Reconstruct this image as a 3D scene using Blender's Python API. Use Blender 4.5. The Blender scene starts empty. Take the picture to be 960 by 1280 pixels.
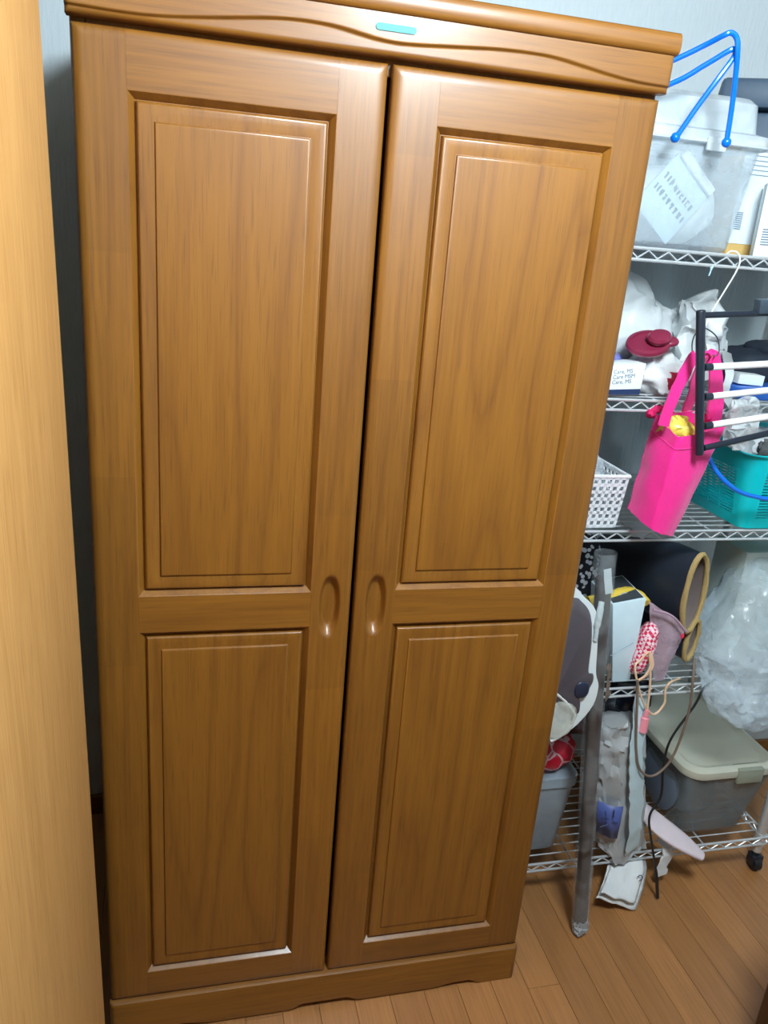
import bpy, bmesh, math, random
from mathutils import Vector, Matrix, Euler, noise
random.seed(7)
noise.seed_set(7)
scene = bpy.context.scene
col = scene.collection

# ------------------------------------------------------------------ camera, world, exposure
CAM = Vector((-0.2890, -1.2537, 1.5624))
ROT = Euler((1.2378, -0.0784, -0.2316), 'XYZ')
FPX = 1007.97
cam = bpy.data.objects.new('camera', bpy.data.cameras.new('camera'))
col.objects.link(cam)
cam.location = CAM; cam.rotation_euler = ROT
cam.data.sensor_fit = 'VERTICAL'; cam.data.sensor_height = 36.0
cam.data.lens = FPX / 1280 * 36.0
cam.data.clip_start = 0.02
scene.camera = cam
w = bpy.data.worlds.new('world'); scene.world = w; w.use_nodes = True
w.node_tree.nodes['Background'].inputs[0].default_value = (0.8, 0.9, 1.0, 1)
w.node_tree.nodes['Background'].inputs[1].default_value = 0.05
scene.view_settings.view_transform = 'Standard'
scene.view_settings.look = 'None'
scene.view_settings.gamma = 1.0
scene.view_settings.use_curve_mapping = False
scene.view_settings.exposure = 0.80
LAMP_POS = (0.26, -0.96, 2.20)
LAMP_STRENGTH = 66.0

RM = ROT.to_matrix()
def at(px, py, Y):
    """point of the room at depth Y seen at photo pixel (px, py)"""
    d = RM @ Vector(((px - 480) / FPX, -(py - 640) / FPX, -1.0))
    return CAM + d * ((Y - CAM.y) / d.y)

# ------------------------------------------------------------------ materials
MATS = {}
def newmat(name):
    m = bpy.data.materials.new(name); m.use_nodes = True
    nt = m.node_tree
    return m, nt, nt.nodes['Principled BSDF']
def N(nt, t, **kw):
    n = nt.nodes.new(t)
    for k, v in kw.items(): setattr(n, k, v)
    return n
def lin(c):
    return tuple(((v / 255) / 12.92 if v / 255 <= .04045 else ((v / 255 + .055) / 1.055) ** 2.4) for v in c)
def plain(name, rgb, rough=.5, metal=0, var=.08, scale=30, spec=.5, bump=0, bscale=200, trans=0, sheen=0):
    """procedural: slight cloudy variation of one colour, optional fine relief"""
    if name in MATS: return MATS[name]
    m, nt, b = newmat(name); L = nt.links
    c = lin(rgb)
    tc = N(nt, 'ShaderNodeTexCoord'); no = N(nt, 'ShaderNodeTexNoise')
    no.inputs['Scale'].default_value = scale; no.inputs['Detail'].default_value = 4
    L.new(tc.outputs['Object'], no.inputs['Vector'])
    mx = N(nt, 'ShaderNodeMix', data_type='RGBA')
    mx.inputs[6].default_value = tuple(v * (1 - var) for v in c) + (1,)
    mx.inputs[7].default_value = tuple(min(1, v * (1 + var)) for v in c) + (1,)
    L.new(no.outputs['Fac'], mx.inputs[0]); L.new(mx.outputs[2], b.inputs['Base Color'])
    b.inputs['Roughness'].default_value = rough; b.inputs['Metallic'].default_value = metal
    b.inputs['Specular IOR Level'].default_value = spec
    if trans:
        b.inputs['Transmission Weight'].default_value = trans
    if sheen: b.inputs['Sheen Weight'].default_value = sheen
    if bump:
        n2 = N(nt, 'ShaderNodeTexNoise'); n2.inputs['Scale'].default_value = bscale; n2.inputs['Detail'].default_value = 3
        L.new(tc.outputs['Object'], n2.inputs['Vector'])
        bp = N(nt, 'ShaderNodeBump'); bp.inputs['Strength'].default_value = bump; bp.inputs['Distance'].default_value = .002
        L.new(n2.outputs['Fac'], bp.inputs['Height']); L.new(bp.outputs['Normal'], b.inputs['Normal'])
    MATS[name] = m; return m
def film(name, rgb, haze=.35, rough=.2, bump=0, bscale=60, var=.5):
    """clear / hazy plastic: transparent mixed with a glossy milky coat, cloudy haze"""
    if name in MATS: return MATS[name]
    m, nt, b = newmat(name); L = nt.links
    b.inputs['Base Color'].default_value = lin(rgb) + (1,); b.inputs['Roughness'].default_value = rough
    b.inputs['Specular IOR Level'].default_value = .6
    tr = N(nt, 'ShaderNodeBsdfTransparent'); tr.inputs[0].default_value = (.97, .98, .98, 1)
    mix = N(nt, 'ShaderNodeMixShader')
    tc = N(nt, 'ShaderNodeTexCoord'); no = N(nt, 'ShaderNodeTexNoise')
    no.inputs['Scale'].default_value = 14; no.inputs['Detail'].default_value = 5; no.inputs['Distortion'].default_value = .8
    L.new(tc.outputs['Object'], no.inputs['Vector'])
    mr = N(nt, 'ShaderNodeMapRange')
    mr.inputs[1].default_value = .3; mr.inputs[2].default_value = .7
    mr.inputs[3].default_value = haze * (1 - var); mr.inputs[4].default_value = min(1, haze * (1 + var))
    L.new(no.outputs['Fac'], mr.inputs[0]); L.new(mr.outputs[0], mix.inputs[0])
    L.new(tr.outputs[0], mix.inputs[1]); L.new(b.outputs[0], mix.inputs[2])
    L.new(mix.outputs[0], nt.nodes['Material Output'].inputs[0])
    if bump:
        n2 = N(nt, 'ShaderNodeTexNoise'); n2.inputs['Scale'].default_value = bscale; n2.inputs['Detail'].default_value = 4
        n2.inputs['Distortion'].default_value = 1.5
        L.new(tc.outputs['Object'], n2.inputs['Vector'])
        bp = N(nt, 'ShaderNodeBump'); bp.inputs['Strength'].default_value = bump; bp.inputs['Distance'].default_value = .01
        L.new(n2.outputs['Fac'], bp.inputs['Height']); L.new(bp.outputs['Normal'], b.inputs['Normal'])
    MATS[name] = m; return m
def wood(name, dark, light, pore, along='Z', rough=.5, contour=.35, cs=1.0, fine=.35, coat=.0, rings=9, bump=.12, tone=.05, joints=0):
    """stained timber: stretched figure, contour (cathedral) lines, fine pores; every board differs by its Object random"""
    if name in MATS: return MATS[name]
    m, nt, b = newmat(name); L = nt.links
    tc = N(nt, 'ShaderNodeTexCoord'); oi = N(nt, 'ShaderNodeObjectInfo')
    mul = N(nt, 'ShaderNodeMath', operation='MULTIPLY'); mul.inputs[1].default_value = 37.0
    L.new(oi.outputs['Random'], mul.inputs[0])
    add = N(nt, 'ShaderNodeVectorMath', operation='ADD')
    L.new(tc.outputs['Object'], add.inputs[0]); L.new(mul.outputs[0], add.inputs[1])
    def mapped(across, alongs):
        mp = N(nt, 'ShaderNodeMapping')
        s = {'X': (alongs, across, across), 'Y': (across, alongs, across), 'Z': (across, across, alongs)}[along]
        mp.inputs['Scale'].default_value = s
        L.new(add.outputs[0], mp.inputs['Vector']); return mp
    m1 = mapped(6.5 * cs, .55 * cs)
    n1 = N(nt, 'ShaderNodeTexNoise'); n1.inputs['Scale'].default_value = 1; n1.inputs['Detail'].default_value = 2.0; n1.inputs['Roughness'].default_value = .4
    n1.inputs['Distortion'].default_value = .3
    L.new(m1.outputs[0], n1.inputs['Vector'])
    k = N(nt, 'ShaderNodeMath', operation='MULTIPLY'); k.inputs[1].default_value = rings; L.new(n1.outputs['Fac'], k.inputs[0])
    fr = N(nt, 'ShaderNodeMath', operation='FRACT'); L.new(k.outputs[0], fr.inputs[0])
    rp = N(nt, 'ShaderNodeValToRGB'); L.new(fr.outputs[0], rp.inputs[0])
    e = rp.color_ramp.elements; e[0].position = 0; e[0].color = (.40, .40, .40, 1); e[1].position = 1; e[1].color = (.30, .30, .30, 1)
    x = e.new(.12); x.color = (.55, .55, .55, 1); x = e.new(.5); x.color = (.8, .8, .8, 1); x = e.new(.85); x.color = (.6, .6, .6, 1)
    m2 = mapped(170 * cs, 5 * cs)
    n2 = N(nt, 'ShaderNodeTexNoise'); n2.inputs['Scale'].default_value = 1; n2.inputs['Detail'].default_value = 3
    L.new(m2.outputs[0], n2.inputs['Vector'])
    m3 = mapped(480 * cs, 14 * cs)
    n3 = N(nt, 'ShaderNodeTexNoise'); n3.inputs['Scale'].default_value = 1; n3.inputs['Detail'].default_value = 1
    L.new(m3.outputs[0], n3.inputs['Vector'])
    r3 = N(nt, 'ShaderNodeMapRange'); r3.inputs[1].default_value = .56; r3.inputs[2].default_value = .72; L.new(n3.outputs['Fac'], r3.inputs[0])
    a = N(nt, 'ShaderNodeMix', data_type='FLOAT'); a.inputs[0].default_value = contour
    L.new(n2.outputs['Fac'], a.inputs[2]); L.new(rp.outputs[0], a.inputs[3])
    mx = N(nt, 'ShaderNodeMix', data_type='RGBA')
    mx.inputs[6].default_value = tuple(dark) + (1,); mx.inputs[7].default_value = tuple(light) + (1,)
    st = N(nt, 'ShaderNodeMapRange'); st.inputs[1].default_value = .25; st.inputs[2].default_value = .75; L.new(a.outputs[0], st.inputs[0])
    L.new(st.outputs[0], mx.inputs[0])
    mp_ = N(nt, 'ShaderNodeMath', operation='MULTIPLY'); mp_.inputs[1].default_value = fine; L.new(r3.outputs[0], mp_.inputs[0])
    mx2 = N(nt, 'ShaderNodeMix', data_type='RGBA'); L.new(mp_.outputs[0], mx2.inputs[0]); L.new(mx.outputs[2], mx2.inputs[6])
    mx2.inputs[7].default_value = tuple(pore) + (1,)
    hs = N(nt, 'ShaderNodeHueSaturation'); L.new(mx2.outputs[2], hs.inputs['Color'])
    tv = N(nt, 'ShaderNodeMapRange'); tv.inputs[3].default_value = 1 - tone; tv.inputs[4].default_value = 1 + tone
    L.new(oi.outputs['Random'], tv.inputs[0])
    if joints:      # lengths of timber jointed end to end, each of its own tone
        sp = N(nt, 'ShaderNodeSeparateXYZ'); L.new(add.outputs[0], sp.inputs[0])
        js = N(nt, 'ShaderNodeMath', operation='MULTIPLY'); js.inputs[1].default_value = joints; L.new(sp.outputs[along], js.inputs[0])
        jf = N(nt, 'ShaderNodeMath', operation='FLOOR'); L.new(js.outputs[0], jf.inputs[0])
        wn = N(nt, 'ShaderNodeTexWhiteNoise', noise_dimensions='1D'); L.new(jf.outputs[0], wn.inputs['W'])
        jr = N(nt, 'ShaderNodeMapRange'); jr.inputs[3].default_value = .88; jr.inputs[4].default_value = 1.10; L.new(wn.outputs['Value'], jr.inputs[0])
        jm = N(nt, 'ShaderNodeMath', operation='MULTIPLY'); L.new(jr.outputs[0], jm.inputs[0]); L.new(tv.outputs[0], jm.inputs[1])
        L.new(jm.outputs[0], hs.inputs['Value'])
    else: L.new(tv.outputs[0], hs.inputs['Value'])
    L.new(hs.outputs[0], b.inputs['Base Color'])
    b.inputs['Roughness'].default_value = rough
    b.inputs['Coat Weight'].default_value = coat; b.inputs['Coat Roughness'].default_value = .2; b.inputs['Specular IOR Level'].default_value = .6
    bp = N(nt, 'ShaderNodeBump'); bp.inputs['Strength'].default_value = bump; bp.inputs['Distance'].default_value = .001
    L.new(n2.outputs['Fac'], bp.inputs['Height']); L.new(bp.outputs['Normal'], b.inputs['Normal'])
    MATS[name] = m; return m
WD = dict(dark=(.152, .053, .004), light=(.258, .104, .009), pore=(.085, .030, .005))
WZ = wood('stained_ash_upright', **WD, along='Z', coat=.32, joints=3.0)
WX = wood('stained_ash_crosswise', **WD, along='X', coat=.32)
WP = wood('stained_ash_panel', dark=(.157, .054, .004), light=(.262, .106, .009), pore=(.085, .030, .005), along='Z', contour=.58, rings=9, coat=.32)
WL = wood('light_oak_veneer', (.46, .225, .062), (.60, .32, .105), (.33, .155, .045), 'Z', rough=.5, contour=.25, fine=.65, tone=.0)
WF = wood('laminate_floor_board', (.31, .135, .046), (.45, .207, .074), (.21, .085, .026), 'Y', rough=.32, contour=.3, fine=.3, tone=.13, bump=.05)
WDK = wood('dark_walnut', (.03, .012, .006), (.06, .025, .012), (.01, .005, .003), 'Z', rough=.4)
GAP = plain('dark_gap_board', (30, 20, 14), .8)
CHROME = plain('chrome_wire', (214, 220, 224), .32, .45, var=.05)
STEEL = plain('chrome_post', (205, 210, 214), .28, .5, var=.05)
BLACKPL = plain('black_plastic', (30, 36, 44), .35, bump=.05)
RUBBER = plain('black_rubber', (26, 29, 33), .55)
WHITEPL = plain('white_plastic', (236, 240, 243), .35)
WHITECL = plain('white_cloth', (226, 230, 232), .85, bump=.4, bscale=90, var=.06)
def wallmat():
    m, nt, b = newmat('wallpaper'); L = nt.links
    tc = N(nt, 'ShaderNodeTexCoord'); mp = N(nt, 'ShaderNodeMapping'); mp.inputs['Scale'].default_value = (160, 160, 22)
    no = N(nt, 'ShaderNodeTexNoise'); no.inputs['Scale'].default_value = 1; no.inputs['Detail'].default_value = 4
    L.new(tc.outputs['Object'], mp.inputs[0]); L.new(mp.outputs[0], no.inputs['Vector'])
    mx = N(nt, 'ShaderNodeMix', data_type='RGBA'); mx.inputs[6].default_value = (.54, .63, .68, 1); mx.inputs[7].default_value = (.64, .72, .76, 1)
    L.new(no.outputs['Fac'], mx.inputs[0]); L.new(mx.outputs[2], b.inputs['Base Color'])
    b.inputs['Roughness'].default_value = .85
    bp = N(nt, 'ShaderNodeBump'); bp.inputs['Strength'].default_value = .5; bp.inputs['Distance'].default_value = .003
    L.new(no.outputs['Fac'], bp.inputs['Height']); L.new(bp.outputs['Normal'], b.inputs['Normal'])
    return m
WALL = wallmat()
WALL2 = plain('dark_low_bounce_wall', (66, 50, 38), .7)  # dark tone for the unseen front wall, chosen to cut bounced light

# ------------------------------------------------------------------ mesh helpers
class MB:
    def __init__(s): s.v = []; s.f = []
    def add(s, vs, fs):
        o = len(s.v); s.v += [Vector(p) for p in vs]; s.f += [tuple(i + o for i in q) for q in fs]; return s
    def box(s, x0, x1, y0, y1, z0, z1):
        return s.hexa([(x0, y0, z0), (x1, y0, z0), (x1, y1, z0), (x0, y1, z0), (x0, y0, z1), (x1, y0, z1), (x1, y1, z1), (x0, y1, z1)])
    def hexa(s, p):
        return s.add(p, [(3, 2, 1, 0), (4, 5, 6, 7), (0, 1, 5, 4), (1, 2, 6, 5), (2, 3, 7, 6), (3, 0, 4, 7)])
    def loft(s, rings, cap0=True, cap1=True, closed=True):
        n = len(rings[0]); vs = [p for r in rings for p in r]; fs = []
        for i in range(len(rings) - 1):
            for j in range(n if closed else n - 1):
                a = i * n + j; b = i * n + (j + 1) % n
                fs.append((a, b, b + n, a + n))
        if cap0: fs.append(tuple(range(n))[::-1])
        if cap1: fs.append(tuple((len(rings) - 1) * n + j for j in range(n)))
        return s.add(vs, fs)
    def tube(s, path, r, n=8, closed=False, flat=1.0, up=None):
        P = [Vector(p) for p in path]; m = len(P)
        R = r if isinstance(r, (list, tuple)) else [r] * m
        T = []
        for i in range(m):
            a = P[(i - 1) % m] if closed or i > 0 else P[i]; b = P[(i + 1) % m] if closed or i < m - 1 else P[i]
            T.append((b - a).normalized())
        u = Vector(up) if up else (Vector((0, 0, 1)) if abs(T[0].z) < .9 else Vector((1, 0, 0)))
        rings = []
        for i in range(m):
            u = (u - T[i] * u.dot(T[i])).normalized(); v = T[i].cross(u)
            rings.append([P[i] + (u * math.cos(2 * math.pi * k / n) + v * math.sin(2 * math.pi * k / n) * flat) * R[i] for k in range(n)])
        if closed: rings.append(rings[0]); return s.loft(rings, False, False)
        return s.loft(rings)
    def ribbon(s, path, width, th, side):
        """flat strap along a path; side = direction of its width"""
        P = [Vector(p) for p in path]; side = Vector(side).normalized(); rings = []
        for i in range(len(P)):
            t = (P[min(i + 1, len(P) - 1)] - P[max(i - 1, 0)]).normalized()
            sd = (side - t * side.dot(t)).normalized(); nn = t.cross(sd)
            rings.append([P[i] + sd * width / 2 + nn * th / 2, P[i] - sd * width / 2 + nn * th / 2, P[i] - sd * width / 2 - nn * th / 2, P[i] + sd * width / 2 - nn * th / 2])
        return s.loft(rings)
    def blob(s, c, r, nu=40, nv=26, p=2.3, rot=None):
        c = Vector(c); rings = []
        def se(a, e): return math.copysign(abs(a) ** (2 / e), a)
        M3 = Euler(rot).to_matrix() if rot else Matrix.Identity(3)
        for i in range(nv + 1):
            t = -math.pi / 2 + math.pi * (i * .996 + .002 * nv) / nv if 0 else -math.pi / 2 + math.pi * min(max(i / nv, .01), .99)
            rings.append([c + M3 @ Vector((r[0] * se(math.cos(t), p) * se(math.cos(a), p), r[1] * se(math.cos(t), p) * se(math.sin(a), p), r[2] * se(math.sin(t), p)))
                          for a in [2 * math.pi * j / nu for j in range(nu)]])
        return s.loft(rings)
    def crumple(s, amp, freq, seed=0, ridge=True, keep=None):
        for p in s.v:
            q = p * freq + Vector((seed * 7.3, seed * 3.1, seed * 1.7))
            d = noise.noise_vector(q) * .6 + noise.noise_vector(q * 2.3) * .4
            if ridge:
                d = Vector([abs(x) * 2 - .35 for x in d]) * .6 + noise.noise_vector(q * 1.3) * .5
            k = keep(p) if keep else 1
            p += d * amp * k
        return s
    def xf(s, mat):
        s.v = [mat @ p for p in s.v]; return s
    def clampz(s, z):
        for p in s.v: p.z = max(p.z, z)
        return s
    def clampy(s, y0=None, y1=None):
        for p in s.v:
            if y0 is not None: p.y = max(p.y, y0)
            if y1 is not None: p.y = min(p.y, y1)
        return s
WORLD = {}
def put(name, mb, mat, parent=None, smooth=35, bevel=0, seg=2, solid=0, sub=0, base=False):
    """link one mesh object; vertices are given in room coordinates"""
    lo = Vector([min(p[i] for p in mb.v) for i in range(3)]); hi = Vector([max(p[i] for p in mb.v) for i in range(3)])
    o = (lo + hi) / 2
    if parent is None: o.z = lo.z
    me = bpy.data.meshes.new(name)
    me.from_pydata([p - o for p in mb.v], [], mb.f); me.update()
    bm = bmesh.new(); bm.from_mesh(me)
    if bevel:
        bmesh.ops.bevel(bm, geom=[e for e in bm.edges if len(e.link_faces) == 2 and e.calc_face_angle() > .5], offset=bevel, segments=seg, affect='EDGES', profile=.5, clamp_overlap=True)
    bmesh.ops.recalc_face_normals(bm, faces=bm.faces)
    bm.to_mesh(me); bm.free()
    if smooth:
        me.polygons.foreach_set('use_smooth', [True] * len(me.polygons)); me.set_sharp_from_angle(angle=math.radians(smooth))
    ob = bpy.data.objects.new(name, me); col.objects.link(ob)
    if isinstance(mat, (list, tuple)):
        for x in mat: me.materials.append(x)
    else: me.materials.append(mat)
    WORLD[ob.name] = o
    if parent:
        ob.parent = parent; ob.location = o - WORLD[parent.name]
    else: ob.location = o
    if solid:
        md = ob.modifiers.new('thickness', 'SOLIDIFY'); md.thickness = solid; md.offset = 0
    if sub:
        md = ob.modifiers.new('smooth', 'SUBSURF'); md.levels = sub; md.render_levels = sub
    return ob
def tag(o, label, cat, group=None):
    o['label'] = label; o['category'] = cat
    if group: o['group'] = group
    return o
def thing(name, label, cat, loc, group=None):
    o = bpy.data.objects.new(name, None); col.objects.link(o); o.location = loc; o.empty_display_size = .05
    WORLD[o.name] = Vector(loc); return tag(o, label, cat, group)
def struct(o):
    o['kind'] = 'structure'; return o
def stuff(o):
    o['kind'] = 'stuff'; return o
def rrect(cx, cy, wx, wy, z, rad, n=4, rot=0):
    """rounded rectangle ring"""
    pts = []; c, s_ = math.cos(rot), math.sin(rot)
    for (sx, sy, a0) in ((1, 1, 0), (-1, 1, 90), (-1, -1, 180), (1, -1, 270)):
        for k in range(n + 1):
            a = math.radians(a0 + 90 * k / n)
            x = sx * (wx / 2 - rad) + rad * math.cos(a); y = sy * (wy / 2 - rad) + rad * math.sin(a)
            pts.append(Vector((cx + x * c - y * s_, cy + x * s_ + y * c, z)))
    return pts
def tub(cx, cy, wx, wy, z0, z1, flare, rad=.02, th=.003, rot=0):
    m = MB()
    R = [rrect(cx, cy, wx - .012, wy - .012, z0, rad, rot=rot), rrect(cx, cy, wx, wy, z0 + .008, rad, rot=rot), rrect(cx, cy, wx + flare, wy + flare, z1, rad, rot=rot),
         rrect(cx, cy, wx + flare - 2 * th, wy + flare - 2 * th, z1, rad - th, rot=rot), rrect(cx, cy, wx - 2 * th, wy - 2 * th, z0 + .010, rad - th, rot=rot), ]
    return m.loft(R)
def ease(pts, n=6, closed=False):
    """Catmull-Rom through points"""
    P = [Vector(p) for p in pts]; out = []; m = len(P)
    for i in range(m if closed else m - 1):
        p0 = P[(i - 1) % m] if closed or i > 0 else P[0] * 2 - P[1]
        p1 = P[i]; p2 = P[(i + 1) % m]; p3 = P[(i + 2) % m] if closed or i < m - 2 else P[-1] * 2 - P[-2]
        for k in range(n):
            t = k / n
            out.append(.5 * ((2 * p1) + (p2 - p0) * t + (2 * p0 - 5 * p1 + 4 * p2 - p3) * t * t + (3 * p1 - p0 - 3 * p2 + p3) * t ** 3))
    if not closed: out.append(P[-1])
    return out
def text_mesh(name, body, size, mat, parent, M4):
    """flat lettering as a thin mesh part"""
    cu = bpy.data.curves.new(name, 'FONT'); cu.body = body; cu.size = size; cu.extrude = .0001; cu.resolution_u = 2
    t = bpy.data.objects.new(name, cu); col.objects.link(t)
    dg = bpy.context.evaluated_depsgraph_get(); dg.update()
    me = bpy.data.meshes.new_from_object(t.evaluated_get(dg)); bpy.data.objects.remove(t)
    me.transform(M4); me.materials.clear(); me.materials.append(mat)
    o = bpy.data.objects.new(name, me); col.objects.link(o)
    o.parent = parent; o.location = -WORLD[parent.name]
    return o
def facing(p, xdir, zdir):
    """matrix with local x along xdir, local y along zdir (up of the lettering)"""
    x = Vector(xdir).normalized(); y = Vector(zdir); y = (y - x * x.dot(y)).normalized(); z = x.cross(y)
    m = Matrix((x, y, z)).transposed().to_4x4(); m.translation = Vector(p); return m

# ------------------------------------------------------------------ room
RX0, RX1, RY0, RY1, RZ = -1.15, 2.2, -3.2, .68, 2.45
struct(put('wall_back', MB().box(RX0 - .1, RX1 + .1, RY1, RY1 + .1, 0, RZ), WALL, smooth=0))
struct(put('wall_left', MB().box(RX0 - .1, RX0, RY0, RY1, 0, RZ), WALL, smooth=0))
struct(put('wall_right', MB().box(RX1, RX1 + .1, RY0, RY1, 0, RZ), WALL, smooth=0))
struct(put('wall_front', MB().box(RX0 - .1, RX1 + .1, RY0 - .1, RY0, 0, RZ), WALL2, smooth=0))
struct(put('ceiling', MB().box(RX0 - .1, RX1 + .1, RY0 - .1, RY1 + .1, RZ, RZ + .1), plain('ceiling_board', (132, 122, 108), .9, bump=.2), smooth=0))
struct(put('baseboard_back', MB().box(RX0, RX1, RY1 - .012, RY1, 0, .06), WX, bevel=.003))
fl = struct(put('floor', MB().box(RX0 - .1, RX1 + .1, RY0 - .1, RY1 + .1, -.1, -.004), GAP, smooth=0))
PW = .0775; PL = 1.818
mshare = {}
k0 = int(math.floor((RX0 + .011) / PW)); k1 = int(math.ceil((RX1 + .011) / PW))
for k in range(k0, k1):
    x0 = -.011 + k * PW; x0c, x1c = max(x0, RX0), min(x0 + PW, RX1)
    yy = RY0 - ((k * 0.377) % 1) * PL
    while yy < RY1:
        a, b_ = max(yy, RY0), min(yy + PL, RY1)
        if b_ - a > .01:
            key = (round(x1c - x0c, 4), round(b_ - a, 4))
            cx, cy = (x0c + x1c) / 2, (a + b_) / 2
            if key not in mshare:
                hx, hy = key[0] / 2 - .0003, key[1] / 2 - .0003
                ob = put('plank', MB().box(cx - hx, cx + hx, cy - hy, cy + hy, -.004, 0), WF, fl, smooth=0, bevel=.0007, seg=1)
                mshare[key] = ob
            else:
                ob = mshare[key].copy(); col.objects.link(ob)
                ob.location = Vector((cx, cy, -.002)) - WORLD[fl.name]
        yy += PL
# pendant lamp
LX, LY, LZ = LAMP_POS
lp = thing('pendant_lamp', 'round white pendant lamp with drum diffuser hanging from the ceiling', 'lamp', (LX, LY, LZ - .132))
def disc(cx, cy, rs): return [[Vector((cx + r * math.cos(a), cy + r * math.sin(a), z)) for a in [2 * math.pi * i / 40 for i in range(40)]] for r, z in rs]
put('housing', MB().loft(disc(LX, LY, [(.03, LZ + .17), (.14, LZ + .155), (.165, LZ + .135), (.163, LZ + .131)])), WHITEPL, lp)
put('cord', MB().tube([(LX, LY, LZ + .17), (LX, LY, RZ)], .004, 8).loft(disc(LX, LY, [(.045, RZ - .03), (.05, RZ)])), WHITEPL, lp)
em, nt, b = newmat('lamp_diffuser'); b.inputs['Emission Color'].default_value = (.80, .93, 1.0, 1); b.inputs['Emission Strength'].default_value = LAMP_STRENGTH
put('diffuser', MB().loft(disc(LX, LY, [(.15, LZ + .13), (.153, LZ), (.15, LZ - .11), (.135, LZ - .128), (.03, LZ - .132)])), em, lp)

# ------------------------------------------------------------------ wardrobe
wr = thing('wardrobe', 'tall two-door stained brown wooden wardrobe with raised panels', 'wardrobe', (0, .29, 0))
HW = .4294; G = .0036; DZ0, DZ1 = .09, 1.79
body = MB().box(-.432, -.412, .022, .58, .085, 1.80).box(.412, .432, .022, .58, .085, 1.80).box(-.412, .412, .57, .58, .085, 1.80).box(-.412, .412, .022, .58, .085, .105).box(-.412, .412, .022, .58, 1.775, 1.80)
put('carcass', body, WZ, wr, smooth=0, bevel=.002)
put('inner_shade_board', MB().box(-.41, .41, .06, .07, .106, 1.774), GAP, wr, smooth=0)  # added near-black board stands in for the shade seen through the door gap
def prof(t): return 1 - math.sqrt(max(0, 1 - (1 - t) ** 2))
def field(x0, x1, z0, z1, yf, th, bl=0, br=0, bt=0, bb=0, dep=.008, xs=None, zs=None, fn=None, cut=None):
    """board as a height field; b* = width of the rounded edge on each side; fn adds depth; cut(x,z) moves faces to a second mesh"""
    def lines(a, b, ra, rb, extra):
        L = {round(a, 6), round(b, 6)}
        for t in (.08, .22, .42, .7, 1):
            if ra: L.add(round(a + ra * t, 6))
            if rb: L.add(round(b - rb * t, 6))
        for e in extra or []: L.add(round(e, 6))
        return sorted(L)
    X = lines(x0, x1, bl, br, xs); Z = lines(z0, z1, bb, bt, zs)
    def depth(x, z):
        d = 0
        for r, q in ((bl, x - x0), (br, x1 - x), (bb, z - z0), (bt, z1 - z)):
            if r: d = max(d, prof(min(1, max(0, q / r))) * dep)
        return d + (fn(x, z) if fn else 0)
    m = MB(); nx, nz = len(X), len(Z); c2 = MB()
    m.v = [Vector((x, yf + depth(x, z), z)) for z in Z for x in X]
    for j in range(nz - 1):
        for i in range(nx - 1):
            q = (j * nx + i, j * nx + i + 1, (j + 1) * nx + i + 1, (j + 1) * nx + i)
            if cut and cut((X[i] + X[i + 1]) / 2, (Z[j] + Z[j + 1]) / 2): c2.f.append(q)
            else: m.f.append(q)
    rim = [i for i in range(nx)] + [j * nx + nx - 1 for j in range(1, nz)] + [(nz - 1) * nx + i for i in range(nx - 2, -1, -1)] + [j * nx for j in range(nz - 2, 0, -1)]
    o = len(m.v); n = len(rim); nv = o
    m.v += [Vector((m.v[i].x, yf + th, m.v[i].z)) for i in rim]
    for a in range(n): m.f.append((rim[a], o + a, o + (a + 1) % n, rim[(a + 1) % n]))
    m.f.append(tuple(o + a for a in range(n)))
    if cut:
        used = sorted({i for q in c2.f for i in q}); mp = {i: k for k, i in enumerate(used)}
        c2.v = [m.v[i].copy() for i in used]; c2.f = [tuple(mp[i] for i in q) for q in c2.f]
        return m, c2
    return m
SO, SI = .0687, .0708
ZB, ZT, ZA, ZC = .153, .903, .968, 1.717
BE = .015
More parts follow.
